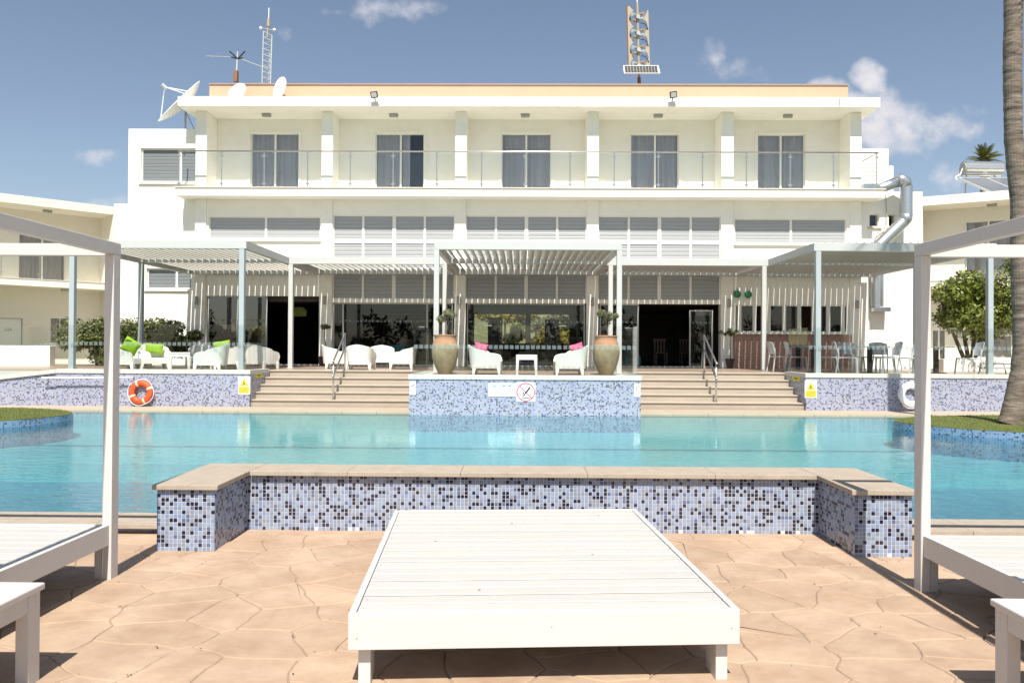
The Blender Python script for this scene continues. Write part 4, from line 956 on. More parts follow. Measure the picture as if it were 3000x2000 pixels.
# ================================================================== angled wings
def ray_line(px, A, u_, nrm, d):
    """distance s along a wing front (pushed back by d) at which a photo column meets it"""
    dr = Ff + Rr * ((px - 1500) / FPX); o_ = A + nrm * d
    den = dr.x * u_.y - dr.y * u_.x
    s_ = (dr.x * (0 - o_.y) * -1 * -1 - dr.y * (0 - o_.x) * -1 * -1) if False else None
    # solve o + s u = k dr
    det = u_.x * (-dr.y) - u_.y * (-dr.x)
    bx_, by_ = -o_.x, -o_.y
    return (bx_ * (-dr.y) - by_ * (-dr.x)) / det
def wing(nm, lbl, A, u_, Lw, doors_px, gdoors_px, lamp_px, zr_t, zr_b, zs_t, zs_b, dd=1.3):
    u_ = Vector((*u_, 0)).normalized(); n_ = Vector((-u_.y, u_.x, 0))
    if n_.y < 0: n_ = -n_
    t = thing(nm, lbl, 'building', (A.x, A.y, 0)); ang = math.atan2(u_.y, u_.x); flip = 1
    # local frame: x along u_, y = depth along n_ (made right-handed by mirroring when necessary)
    hand = (u_.cross(n_)).z
    def place(o): return o
    def W3(s_, d, z): p = A + u_ * s_ + n_ * d; return Vector((p.x, p.y, z))
    def wbox(name, m, s0, s1, d0, d1, z0, z1, parent=None, bevel=0, label=None):
        V = [W3(s0, d0, z0), W3(s1, d0, z0), W3(s1, d1, z0), W3(s0, d1, z0), W3(s0, d0, z1), W3(s1, d0, z1), W3(s1, d1, z1), W3(s0, d1, z1)]
        mb = MB(); mb.add(V, [(0, 3, 2, 1), (4, 5, 6, 7), (0, 1, 5, 4), (1, 2, 6, 5), (2, 3, 7, 6), (3, 0, 4, 7)]); return mb.build(name, m, parent or t, bevel=bevel, label=label)
    wbox('roof_slab', M_wing, 0, Lw, 0, 6, zr_b, zr_t)
    wbox('balcony_slab', M_wing, 0, Lw, 0, dd + .05, zs_b, zs_t); wbox('slab_trim', M_tcop, 0, Lw, -.015, .25, zs_t + .001, zs_t + .04)
    def wallrow(z0, z1, ops, d, mname):
        xs_ = sorted({0, Lw} | {o[0] for o in ops} | {o[1] for o in ops})
        for a, b in zip(xs_, xs_[1:]):
            z = z0
            for o_ in sorted(ops, key=lambda o: o[2]):
                if o_[0] <= a + 1e-4 and o_[1] >= b - 1e-4:
                    if o_[2] > z + .001: wbox(mname, M_wing, a, b, d, d + .2, z, o_[2])
                    z = max(z, o_[3])
            if z < z1 - .001: wbox(mname, M_wing, a, b, d, d + .2, z, z1)
    up = []
    for (pa, pb_, pt, pbm) in doors_px:
        s0, s1 = sorted((ray_line(pa, A, u_, n_, dd), ray_line(pb_, A, u_, n_, dd))); p = W3((s0 + s1) / 2, dd, 0); zt_ = q((pa + pb_) / 2, pt, 10); d_ = Ff + Rr * (((pa + pb_) / 2 - 1500) / FPX) - Uu * ((pt - 1000) / FPX); k = p.y / d_.y
        up.append((s0, s1, zs_t + .01, CAM.z + d_.z * k))
    wallrow(zs_t, zr_b, up, dd, 'upper_wall')
    for i, (s0, s1, z0, z1) in enumerate(up):
        fr_ = wbox('balcony_door', M_trim, (s0 + s1) / 2 - .03, (s0 + s1) / 2 + .03, dd + .05, dd + .1, z0, z1)
        wbox('door_frame', M_trim, s0, s0 + .03, dd + .05, dd + .1, z0, z1, fr_); wbox('door_frame', M_trim, s1 - .03, s1, dd + .05, dd + .1, z0, z1, fr_)
        wbox('glass_pane', M_wglass, s0 + .03, s1 - .03, dd + .07, dd + .076, z0, z1, fr_)
        mb = MB(); V = []; n = 40
        for j in range(n + 1):
            f = j / n; s_ = s0 + (s1 - s0) * f; w_ = .04 * math.sin(f * 55 + i + 1.3 * math.sin(f * 9)); V += [W3(s_, dd + .15 + w_, z1), W3(s_, dd + .15 + w_, z0)]
        mb.add(V, [(2 * j, 2 * j + 2, 2 * j + 3, 2 * j + 1) for j in range(n)]); mb.build('curtain', M_curt2, fr_, smooth=True)
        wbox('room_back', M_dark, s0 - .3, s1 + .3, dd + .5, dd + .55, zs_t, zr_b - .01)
    gd = []
    for (pa, pb_, pt, pbm, kind) in gdoors_px:
        s0, s1 = sorted((ray_line(pa, A, u_, n_, dd), ray_line(pb_, A, u_, n_, dd))); p = W3((s0 + s1) / 2, dd, 0)
        zz_ = []
        for py in (pt, pbm):
            d_ = Ff + Rr * (((pa + pb_) / 2 - 1500) / FPX) - Uu * ((py - 1000) / FPX); zz_.append(CAM.z + d_.z * p.y / d_.y)
        gd.append((s0, s1, max(.3, zz_[1]), zz_[0], kind))
    wallrow(0, zs_b, [g_[:4] for g_ in gd], dd, 'lower_wall')
    for (s0, s1, z0, z1, kind) in gd:
        if kind == 'door':
            dr_ = wbox('door', M_trim, s0 + .04, s1 - .04, dd + .05, dd + .1, z0, z1 - .04)
            wbox('door_frame', M_tcop, s0, s1, dd + .02, dd + .048, z1 - .04, z1, dr_)
            c_ = W3((s0 + s1) / 2 + .05, dd + .045, z1 - .42); text('door_number', '104', .16, M_lampg, dr_, c_, (PI / 2, 0, ang + (0 if hand > 0 else PI)))
        else:
            fr_ = wbox('window_frame', M_trim, (s0 + s1) / 2 - .02, (s0 + s1) / 2 + .02, dd + .05, dd + .09, z0, z1)
            wbox('glass_pane', M_wglass, s0, s1, dd + .07, dd + .076, z0, z1, fr_)
            mb = MB(); V = []; n = 24
            for j in range(n + 1):
                f = j / n; s_ = s0 + (s1 - s0) * f; w_ = .03 * math.sin(f * 30); V += [W3(s_, dd + .2 + w_, z1), W3(s_, dd + .2 + w_, z0)]
            mb.add(V, [(2 * j, 2 * j + 2, 2 * j + 3, 2 * j + 1) for j in range(n)]); mb.build('curtain', M_curt2, fr_, smooth=True)
            wbox('room_back', M_dark, s0 - .2, s1 + .2, dd + .4, dd + .45, z0 - .2, z1 + .2)
    wbox('party_wall', M_wing, -.25, 0, .02, 6, 0, zr_t - .002)
    # balcony glass
    rl_ = None; n = int(Lw / 1.15); zr_ = zs_t + 1.02
    mb = MB(); mb.tube([W3(.02, .1, zr_), W3(Lw, .1, zr_)], .02, 8); rl_ = mb.build('balcony_railing', M_steel, t)
    for j in range(n + 1):
        s_ = .05 + j * (Lw - .1) / n; mb = MB(); mb.tube([W3(s_, .12, zs_t + .04), W3(s_, .12, zr_)], .017, 6)
        mb.beam(W3(s_ - .07, .1, zs_t + .2), W3(s_ + .07, .1, zs_t + .2), .03, .03); mb.build('railing_post', M_steel, rl_)
        if j < n: wbox('railing_glass', M_bglass, s_ + .02, s_ + (Lw - .1) / n - .02, .095, .103, zs_t + .08, zr_ - .07, rl_)
    for px, lv in lamp_px:
        s_ = ray_line(px, A, u_, n_, .7); z_ = zr_b if lv else zs_b; wbox('ceiling_lamp', M_lampg, s_ - .14, s_ + .14, .62, .76, z_ - .09, z_ - .001, bevel=.02)
    return t, W3, wbox
AL = Vector((-14.95, 28.5, 0))
def zat(px, py, Y): return qz(py, Y, px)
zrt = zat(315, 606, 28.5); zrb_ = zat(315, 629, 28.5); zst = zat(390, 836, 29.0); zsb = zat(390, 853, 29.0)
wing('hotel_wing', 'cream two-storey guest wing at the left edge with door 104', AL, (-2.4, -2.45), 11.5, [(52, 189, 690, 818)], [(-10, 66, 931, 1060, 'door'), (148, 203, 933, 1003, 'win')], [(135, True), (190, False)], zrt, zrb_, zst, zsb)
AR = Vector((qx(2702, 25.6), 25.6, 0)); zrt2 = zat(2700, 577, 25.6); zrb2 = zat(2700, 603, 25.6); zst2 = zat(2640, 822, 25.2); zsb2 = zat(2640, 843, 25.2)
wing('hotel_wing', 'cream two-storey guest wing at the right behind the palm trunk', AR, (2.35, -1.3), 10.5, [(2829, 2965, 648, 812)], [(2733, 2768, 968, 1060, 'win'), (2850, 2963, 985, 1046, 'win')], [(2906, True)], zrt2, zrb2, zst2, zsb2, 1.1)
lk = bx('link_wall', M_plaster, hb, qx(330, 26.5), qx(392, 26.5), 26.5, 30, 0, qz(597, 26.5, 350))
# low white garden walls outside both wings
for nm, a, b, Y, t_, lb in (('garden_wall', -30, 146, 20.6, 957, 'white rendered garden wall seen through the left balustrade below door 104'), ('garden_wall', 2765, 3040, 20.4, 1052, 'low white garden wall behind the right terrace under the citrus tree')):
    o = MB().box(qx(a, Y), qx(b, Y), Y, Y + .25, .3, qz(1012 if a < 0 else t_, Y, (a + b) / 2)).build(nm, M_plaster, None, bevel=.01); tag(o, lb, 'wall')

# ================================================================== roof furniture
def dish(lbl, c, r, nrm, depth=.18, arm=True, base=None, rimm=M_white):
    t = thing('satellite_dish', lbl, 'satellite dish', base or c, group='satellite dishes on the roof'); nrm = Vector(nrm).normalized(); c = Vector(c)
    rot = nrm.to_track_quat('Z', 'Y').to_matrix(); prof = [(.01, -depth * r), (.3 * r, -depth * r * .9), (.6 * r, -depth * r * .62), (.85 * r, -depth * r * .25), (r, 0), (r * 1.015, -.015), (r * .99, -.035), (.85 * r, -depth * r * .25 - .03), (.6 * r, -depth * r * .62 - .03), (.3 * r, -depth * r * .9 - .03), (.01, -depth * r - .03)]
    m = MB(); m.lathe(prof, 32); m.v = [rot @ v_ + c for v_ in m.v]; m.build('reflector', rimm, t, smooth='auto')
    back = c - nrm * (depth * r + .03)
    m = MB(); m.tube([back, Vector((back.x, back.y, base[2] if base else back.z - r * .9))], .03, 8)
    m.tube([back - Vector((0, 0, .1)), Vector((back.x + .35, back.y, base[2] if base else back.z - r))], .015, 6); m.build('mount', M_lampg, t)
    if arm:
        tip = c + nrm * r * .62; sx = rot @ Vector((1, 0, 0)); sy = rot @ Vector((0, 1, 0)); m = MB()
        for a in (sx * .95, -sx * .6 + sy * .75, -sx * .6 - sy * .75): m.tube([c + a * r, tip], .014, 6)
        m.build('feed_arm', M_white, t); m = MB(); m.tube([tip - nrm * .08, tip + nrm * .10], .055, 10); m.build('receiver', M_pgrey, t)
    return t
dish('large white satellite dish tilted skyward at the left end of the roof', q(524, 296, 23.5), .86, (-.62, -.42, .64), .26, True, (qx(560, 23.6), 23.6, zl))
dish('small round white dish on the roof edge in front of the parapet, nearer the corner', q(694, 268, 22.95), .30, (-.30, -.88, .38), .15, False, (qx(700, 23.0), 23.02, zrf_t), M_plastic)
dish('small white dish seen almost edge-on beside the lattice mast', q(818, 258, 22.95), .34, (-.68, -.72, .15), .15, False, (qx(826, 23.0), 23.02, zrf_t), M_plastic)
# yagi aerial
c0 = q(690, 245, 23.6); tp_ = q(696, 152, 23.6)
ya = thing('television_aerial', 'television aerial on a short mast behind the small round dish', 'aerial', (c0.x, 23.6, c0.z))
MB().tube([(c0.x, 23.6, c0.z - .4), (tp_.x, 23.6, tp_.z)], .022, 8).build('mast', M_pgrey, ya); MB().box(c0.x - .05, c0.x + .07, 23.54, 23.66, c0.z + .05, c0.z + .38).build('amplifier_box', M_rust, ya)
for (a, b, nm) in ((q(690, 168, 23.6), q(606, 165, 23.6), 'boom'), (q(702, 172, 23.6), q(785, 203, 23.6), 'boom')):
    m = MB(); m.tube([a, b], .011, 6)
    for k in range(12):
        p = Vector(a).lerp(Vector(b), (k + 1) / 12); m.tube([p - Vector((.0, .10, .035)), p + Vector((.0, .10, .035))], .007, 4)
    m.build(nm, M_lampg, ya)
m = MB(); cc = q(697, 170, 23.6)
for dx, dz in ((-.22, .16), (.25, .16), (-.16, -.02), (.18, -.04)): m.tube([(cc.x, 23.6, cc.z - .03), (cc.x + dx, 23.5, cc.z + dz)], .02, 6)
m.build('reflector_bars', M_black, ya)
# lattice mast
Ym = 24.6; a0, a1 = q(767, 262, Ym), q(792, 262, Ym); b0_, b1_ = q(772, 92, Ym), q(797, 105, Ym)
lm = thing('lattice_mast', 'slim galvanised lattice mast with whip antenna on the roof', 'mast', ((a0.x + a1.x) / 2, Ym, a0.z))
def lerp(a, b, f): return Vector(a).lerp(Vector(b), f)
bk0 = Vector(((a0.x + a1.x) / 2, Ym + .25, a0.z)); bk1 = Vector(((b0_.x + b1_.x) / 2, Ym + .25, b0_.z))
for a, b in ((a0, b0_), (a1, b1_), (bk0, bk1)): MB().tube([a, b], .017, 6).build('upright', M_pgrey, lm)
for k in range(11):
    f = k / 10; f2 = min(1, (k + .9) / 10); m = MB(); P0, P1, P2 = lerp(a0, b0_, f), lerp(a1, b1_, f), lerp(bk0, bk1, f)
    for a, b in ((P0, P1), (P1, P2), (P2, P0)): m.tube([a, b], .011, 4)
    m.tube([P0, lerp(a1, b1_, f2)], .006, 4); m.tube([P1, lerp(bk0, bk1, f2)], .006, 4)
    m.build('rung', M_pgrey, lm)
MB().tube([q(783, 110, Ym), q(785, 80, Ym), q(786, 78, Ym), q(787, 56, Ym)], [.03, .03, .055, .05], 8).build('antenna_housing', M_siren, lm); MB().tube([q(787, 57, Ym), q(788, 24, Ym)], .014, 6).build('whip', M_white, lm)
MB().tube([q(764, 83, Ym), q(806, 90, Ym)], .012, 6).build('crossbar', M_lampg, lm)
for p_ in ((764, 83), (804, 88)): MB().lathe([(.01, -.05), (.045, -.03), (.05, .02), (.01, .05)], 10, q(p_[0], p_[1], Ym)).build('lamp', M_white, lm, smooth=True)
# siren tower
Ys = 24.4; sc0 = q(1871, 250, Ys)
si = thing('siren_tower', 'tall roof siren tower of stacked horns above a small solar panel', 'siren', (sc0.x, Ys, sc0.z))
def sx_(px, py): return q(px, py, Ys)
MB().tube([sx_(1873, 262), sx_(1867, 8)], .035, 10).build('pole', M_siren, si); MB().tube([sx_(1873, 252), sx_(1872, 228)], .055, 8).build('base_post', M_rust, si); MB().tube([sx_(1866, 30), sx_(1867, -14)], .016, 6).build('lightning_rod', M_white, si)
import itertools
for side, xo, xt in (('l', 1838, 1836), ('r', 1902, 1898)):
    outer = []; inner = []; n = 60
    for i in range(n + 1):
        f = i / n; py = 196 - f * (196 - (20 if side == 'l' else 32)); xo_ = 1842 + (1838 - 1842) * f if side == 'l' else 1904 + (1899 - 1904) * f
        sc_ = abs(math.sin((py - 32 + (0 if side == 'l' else 24)) / 46 * PI)) ** .7
        wd_ = 4 + 15 * (1 - sc_)
        pO = sx_(xo_, py); pI = sx_(xo_ + (wd_ if side == 'l' else -wd_), py); outer.append((pO.x, pO.z)); inner.append((pI.x, pI.z))
    mb = MB()
    for i in range(n): mb.prism([outer[i], inner[i], inner[i + 1], outer[i + 1]], Ys - .02, Ys + .02, 'y')
    mb.build('side_plate', M_siren, si)
MB().tube([sx_(1841, 198), sx_(1836, 15)], .02, 6).build('edge_tube', M_rust, si)
for k, py in enumerate((48, 96, 144, 190)):
    for j, (dx, dz, ang_) in enumerate(((-9, -4, -2.4), (9, -6, -.7), (8, 8, -.5), (-8, 13, -2.7), (0, 3, -1.57))):
        c = sx_(1868 + k + dx, py + dz); d = Vector((math.cos(ang_), -.5 - abs(math.sin(ang_)) * .3, -.15)).normalized()
        MB().tube([Vector(c) - d * .08, Vector(c) + d * .02, Vector(c) + d * .12], [.025, .035, .062], 10).build('horn', M_siren if j % 2 else M_pgrey, si, smooth='auto')
        MB().tube([Vector(c) - d * .12, Vector(c) - d * .05], .05, 8).build('driver', M_ochre, si)
    c = sx_(1897 + k, py + 38); 
    if k < 3:
        MB().lathe([(.005, -.09), (.045, 0), (.005, .09)], 4, c).build('sounder', M_black, si); MB().tube([sx_(1876 + k, py + 20), sx_(1888 + k, py + 22), sx_(1895 + k, py + 30), sx_(1897 + k, py + 38)], .012, 5).build('cable', M_black, si)
        c2 = sx_(1845 + k, py + 10); MB().lathe([(.005, -.08), (.04, 0), (.005, .08)], 4, c2).build('sounder', M_black, si)
pa, pb2 = sx_(1824, 197), sx_(1928, 227); dpy = Ys - .25
sp_ = MB(); zc0, zc1 = pb2.z, pa.z
sp_.add([(pa.x, dpy - .12, zc0), (pb2.x, dpy - .12, zc0), (pb2.x - .02, dpy + .1, zc1), (pa.x, dpy + .1, zc1), (pa.x, dpy - .09, zc0 - .02), (pb2.x, dpy - .09, zc0 - .02), (pb2.x - .02, dpy + .13, zc1 - .02), (pa.x, dpy + .13, zc1 - .02)], [(0, 1, 2, 3), (7, 6, 5, 4), (0, 4, 5, 1), (1, 5, 6, 2), (2, 6, 7, 3), (3, 7, 4, 0)])
sp = sp_.build('solar_panel', M_white, si)
for k in range(11):
    xa = pa.x + .035 + k * (pb2.x - pa.x - .09) / 11; xb = xa + (pb2.x - pa.x - .09) / 11 - .008; f0, f1 = .06, .94
    def lp(f): return (dpy - .12 + .22 * f - .012, zc0 + (zc1 - zc0) * f)
    y0, z0 = lp(f0); y1, z1 = lp(f1); mb = MB(); mb.add([(xa, y0, z0), (xb, y0, z0), (xb, y1, z1), (xa, y1, z1)], [(0, 1, 2, 3)]); mb.build('solar_cell', M_solar, sp)
# floodlights on roof edge
for px, lb in ((1096, 'square floodlight on the roof edge above the second balcony door'), (1973, 'square floodlight on the roof edge above the fourth balcony door')):
    c = q(px, 278, 22.12); t = thing('floodlight', lb, 'floodlight', (c.x, 22.3, zrf_t), group='floodlights on the roof edge')
    rot = Matrix.Rotation(math.radians(20), 3, 'X') @ Matrix.Rotation(math.radians(-8), 3, 'Y')
    for nm, m_, args in (('housing', M_black, (-.10, .10, -.02, .05, -.09, .09)), ('lens', M_tcop, (-.075, .075, -.025, -.0205, -.065, .065))):
        m = MB().box(*args); m.v = [rot @ v_ + c for v_ in m.v]; m.build(nm, m_, t, bevel=.006 if nm == 'housing' else 0)
    MB().tube([(c.x, c.y + .03, c.z - .05), (c.x, 22.31, c.z - .1), (c.x, 22.33, zrf_t)], .016, 6).build('bracket', M_black, t)
# solar water heater on right wing roof
Yh = 26.2; a = q(2822, 494, Yh); b = q(2930, 496, Yh)
sh = thing('solar_water_heater', 'solar water heater with a shiny horizontal tank on the right wing roof', 'water heater', (a.x + .5, Yh, zrt2))
MB().tube([a, b], .245, 28).build('tank', mat('polished_tank', (.62, .62, .6), .22, metal=.8, var=.03), sh, smooth='auto')
MB().tube([Vector(a) - Vector((.03, 0, 0)), Vector(a) + Vector((.0, 0, 0))], .20, 20).build('tank_end', M_lampg, sh)
MB().tube([Vector(a) + Vector((-.04, -.03, 0)), Vector(a) + Vector((-.12, -.05, -.2)), Vector(a) + Vector((-.30, -.1, -.3)), Vector(a) + Vector((-.32, -.2, -.42))], .018, 6).build('pipe', M_white, sh)
for xa, xb in ((2808, 2885), (2888, 2990)):
    p0 = q(xa, 520, Yh - .1); p1 = q(xb, 520, Yh - .1); lowz = zrt2 + .05
    mb = MB(); V = [(p0.x, Yh - .1, p0.z), (p1.x, Yh - .1, p1.z), (p1.x + .55, Yh - 1.1, lowz), (p0.x + .55, Yh - 1.1, lowz)]
    mb.add(V + [(x, y + .02, z - .07) for x, y, z in V], [(0, 1, 2, 3), (7, 6, 5, 4), (0, 4, 5, 1), (1, 5, 6, 2), (2, 6, 7, 3), (3, 7, 4, 0)]); fr_ = mb.build('collector', M_pgrey, sh)
    c_ = sum((Vector(v_) for v_ in V), Vector()) / 4; mb = MB(); mb.add([c_ + (Vector(v_) - c_) * .92 + Vector((0, -.006, .008)) for v_ in V], [(0, 1, 2, 3)]); mb.build('collector_glass', M_collect, fr_)
for xx in (0, .95): MB().tube([(a.x + .1 + xx, Yh, a.z - .2), (a.x + .1 + xx, Yh + .1, zrt2)], .025, 6).build('support_leg', M_lampg, sh)
# far palm crown behind the heater
fpz = qz(480, 36, 2880); fpx = qx(2885, 36, 480)
fp = thing('palm_tree', 'distant palm whose crown shows above the water heater tank', 'palm tree', (fpx, 36, 0))
MB().tube([(fpx, 36, 0), (fpx, 36, fpz + .2)], [.22, .18], 10).build('trunk', M_palm, fp); m = MB()
for k in range(34): frond(m, (fpx, 36, fpz + .12), k * 2.4, rp.uniform(.1, 1.4), .85, 1.2, .22, 8)
m.build('crown', M_frond, fp)

# ================================================================== vegetation
def leaves(mb, c, r, n, size, seed, squash=1, lumps=7, shell=.55):
    rg = random.Random(seed); c = Vector(c)
    L_ = [(Vector((rg.gauss(0, .5), rg.gauss(0, .5), rg.gauss(0, .42))), rg.uniform(.38, .62)) for _ in range(lumps)]
    for _ in range(n):
        lc, lr = rg.choice(L_)
        d = Vector((rg.gauss(0, 1), rg.gauss(0, 1), rg.gauss(0, 1))).normalized(); rr = lr * (shell + (1 - shell) * rg.random() ** .5) * rg.uniform(.85, 1.12)
        p = lc + d * rr; p = Vector((p.x * r[0], p.y * r[1], p.z * r[2])) + c
        t1_ = Vector((rg.gauss(0, 1), rg.gauss(0, 1), rg.gauss(0, 1))).normalized(); t2_ = t1_.cross(d + Vector((.01, .02, .03))).normalized(); s_ = size * rg.uniform(.6, 1.3)
        mb.add([p - t1_ * s_, p + t2_ * s_ * .42, p + t1_ * s_, p - t2_ * s_ * .42], [(0, 1, 2, 3)])
# citrus tree right
ct = q(2850, 900, 20.9); tb = Vector((qx(2838, 20.9), 20.9, .5))
cit = thing('citrus_tree', 'leafy green citrus tree with bare forked trunk in front of the right wing', 'tree', tb)
m = MB()
for (dx, dz, tx, tz) in ((-.05, .5, -.75, 2.3), (0, .6, -.25, 2.5), (.08, .55, .35, 2.45), (.1, .5, .8, 2.35)):
    m.tube([tb + Vector((0, 0, 0)), tb + Vector((dx, 0, dz)), tb + Vector(((dx + tx) / 2, .1, (dz + tz) / 2 + .05)), tb + Vector((tx, .05, tz))], [.07, .06, .04, .02], 7)
m.build('trunk', M_bark, cit); m = MB()
leaves(m, (ct.x + .05, 20.95, ct.z + .02), (1.15, 1.0, .86), 14000, .058, 4, lumps=20, shell=.45); leaves(m, (ct.x + .55, 20.9, ct.z - .05), (.9, .8, .75), 7000, .058, 6, lumps=12); m.build('crown', M_leaf, cit)
# hedge of rounded shrubs left
for px, py, rx, rz, lb, sd2 in ((285, 962, .78, .58, 'tallest rounded dark green shrub in front of the left wing', 1), (362, 975, .65, .52, 'middle rounded shrub of the row before the left wing', 2), (440, 985, .62, .45, 'rounded shrub by the rear pergola post', 3), (498, 990, .45, .36, 'smallest rounded shrub beside the white wall', 5)):
    c = q(px, py, 21.3); t = thing('shrub', lb, 'shrub', (c.x, 21.3, TZ), group='rounded shrubs by the left wing'); m = MB(); leaves(m, (c.x, c.y, c.z - .16), (rx * 1.1, .7, rz * 1.05), 9000, .055, sd2, lumps=16, shell=.3); m.build('foliage', M_leafd, t)
    MB().tube([(c.x, 21.3, TZ - .1), (c.x, 21.3, c.z)], .05, 6).build('stem', M_bark, t)
# trees behind the photographer, mirrored in the glazing
rg = random.Random(8); m = MB()
for k in range(26):
    x = -40 + k * 3.2 + rg.uniform(-1, 1); h = rg.uniform(2.0, 4.0) if k % 5 else 6.5; leaves(m, (x, -34 + rg.uniform(-3, 3), h * .55), (2.2 if k % 5 else 1.2, 1.5, h * .7), 500, .35, k + 40, lumps=6, shell=.3)
tag(m.build('tree_belt', M_far, None), 'belt of dark trees on the far side of the garden mirrored in the glass', 'trees', kind='stuff')
# garden beyond the rear window
Yg = 38
for px, py, rx, rz, mm_, lb, sd3 in ((1480, 925, 1.5, .6, M_yel, 'yellow flowering bush high in the left of the rear window view', 1), (1620, 985, 1.0, .6, M_yel, 'yellow flowering bush behind the parked car, seen through the lobby', 2), (1515, 975, .6, .5, M_leaf, 'green bush in the middle of the view through the lobby', 3), (1660, 940, 1.1, .5, M_leafo, 'pale olive bush at the right of the rear window view', 4), (1570, 945, 1.2, .45, M_leafo, 'pale olive bush beyond the car in the rear window view', 6)):
    c = q(px, py, Yg + sd3 * .8); t = thing('garden_bush', lb, 'bush', (c.x, c.y, .02)); m = MB(); leaves(m, c, (rx, .7, rz), 3500, .11, sd3, lumps=8, shell=.3); m.build('foliage', mm_, t); MB().tube([(c.x, c.y, .02), (c.x, c.y, c.z)], .05, 6).build('stem', M_bark, t)
hl = MB(); hl.add([(-60, 46, .0), (60, 46, .0), (60, 80, 7), (-60, 80, 7)], [(0, 1, 2, 3)]); tag(hl.build('hillside', M_field, None), kind='structure')
# parked dark car seen through the lobby
cc = q(1545, 1012, 36.0); zc = .03
car = thing('parked_car', 'dark car parked behind the hotel, seen through the lobby glass', 'car', (cc.x, 36.0, zc))
prof = [(-1.7, .25), (-1.72, .62), (-1.1, .78), (-.65, 1.18), (.35, 1.2), (.95, .85), (1.6, .78), (1.68, .3)]
s0 = .72
mb = MB(); mb.prism([(cc.x + x * s0, zc + .35 + z * s0) for x, z in prof], 36.0, 37.2, 'y'); mb.build('body', mat('dark_car_paint', (.02, .025, .03), .2, coat=.6), car, bevel=.05)
mb = MB(); mb.prism([(cc.x + x * s0, zc + .35 + z * s0) for x, z in ((-.98, .82), (-.6, 1.12), (.3, 1.14), (.8, .86))], 35.985, 35.998, 'y'); mb.build('side_window', M_collect, car)
for x in (-1.1, 1.05): MB().tube([(cc.x + x * s0, 35.97, zc + .5), (cc.x + x * s0, 36.15, zc + .5)], .22, 18).build('wheel', M_black, car)
bx('road', M_tcop, None, -20, 20, 35, 37.6, .03, .38); tag(bpy.data.objects['road'], kind='structure')

# ================================================================== furniture on the terrace
def armchair():
    t = thing('armchair', 'x', 'armchair', group='white moulded plastic armchairs on the terrace')
    W, D = .31, .32; n = 44; V = []; out_ = []
    for i in range(n + 1):
        f = i / n
        # plan: straight arm - round back - straight arm
        if f < .28: x, y = -W, -D + (f / .28) * D * 1.05; nx, ny = -1, 0
        elif f > .72: x, y = W, -D + ((1 - f) / .28) * D * 1.05; nx, ny = 1, 0
        else:
            a = PI - (f - .28) / .44 * PI; x, y = W * math.copysign(abs(math.cos(a)) ** .75, math.cos(a)), .016 + (D - .0) * math.sin(a) ** .8; nx, ny = math.cos(a), math.sin(a)
        g_ = min(f, 1 - f) / .5
        ztop = .385 + .045 * min(1, g_ / .3) + (.17 * (max(0, g_ - .42) / .58) ** .75 if g_ > .42 else 0)
        if g_ < .12: ztop = .30 + (ztop - .30) * math.sqrt(1 - (1 - g_ / .12) ** 2)
        out_.append((x, y, nx, ny, ztop))
    th = .035; lv = 7
    for (x, y, nx, ny, zt_) in out_:
        for k in range(lv):
            f = k / (lv - 1); z = .125 + (zt_ - .125) * f; fl = -.03 + .05 * f
            V.append((x + nx * fl, y + ny * fl, z))
        for k in range(lv):
            f = 1 - k / (lv - 1); z = .125 + (zt_ - .004 - .125) * f; fl = -.03 + .05 * f - th
            V.append((x + nx * fl, y + ny * fl, z))
    F = []; m_ = lv * 2
    for i in range(n):
        for k in range(m_): F.append((i * m_ + k, i * m_ + (k + 1) % m_, (i + 1) * m_ + (k + 1) % m_, (i + 1) * m_ + k))
    F.append(tuple(range(m_))); F.append(tuple(range(n * m_, (n + 1) * m_)))
    mb = MB(); mb.add(V, F); mb.build('shell', M_plastic, t, smooth='auto')
    mb = MB(); mb.prism([(-W + .03, -D + .0), (W - .03, -D + .0), (W - .05, .1), (.12, D - .08), (-.12, D - .08), (-W + .05, .1)], .24, .27, 'z'); mb.box(-W + .02, W - .02, -D - .005, -D + .02, .14, .265); mb.build('seat', M_plastic, t, bevel=.01)
    for sx in (-1, 1):
        for sy in (-1, 1):
            x_, y_ = sx * (W - .045), (-D + .04 if sy < 0 else D - .12); mb = MB()
            for zz, ww in ((.17, .05), (0, .022)): pass
            a = .045; b = .02; ox = sx * .02; oy = sy * .02
            mb.add([(x_ - b + ox, y_ - b + oy, 0), (x_ + b + ox, y_ - b + oy, 0), (x_ + b + ox, y_ + b + oy, 0), (x_ - b + ox, y_ + b + oy, 0), (x_ - a, y_ - a, .17), (x_ + a, y_ - a, .17), (x_ + a, y_ + a, .17), (x_ - a, y_ + a, .17)], [(0, 3, 2, 1), (4, 5, 6, 7), (0, 1, 5, 4), (1, 2, 6, 5), (2, 3, 7, 6), (3, 0, 4, 7)]); mb.build('leg', M_plastic, t, bevel=.004)
    return t
ac0 = armchair()
def put(proto, first, px, y, rot, lbl, sc=1.0, z=TZ):
    o = proto if first else copy_tree(proto); x = qx(px, y); o.location = (x, y, z + .001); o.rotation_euler = (0, 0, math.radians(rot)); o['label'] = lbl; o.scale = (sc,) * 3; return o
R_, L_ = 90, -90     # facing right (+x) / facing left
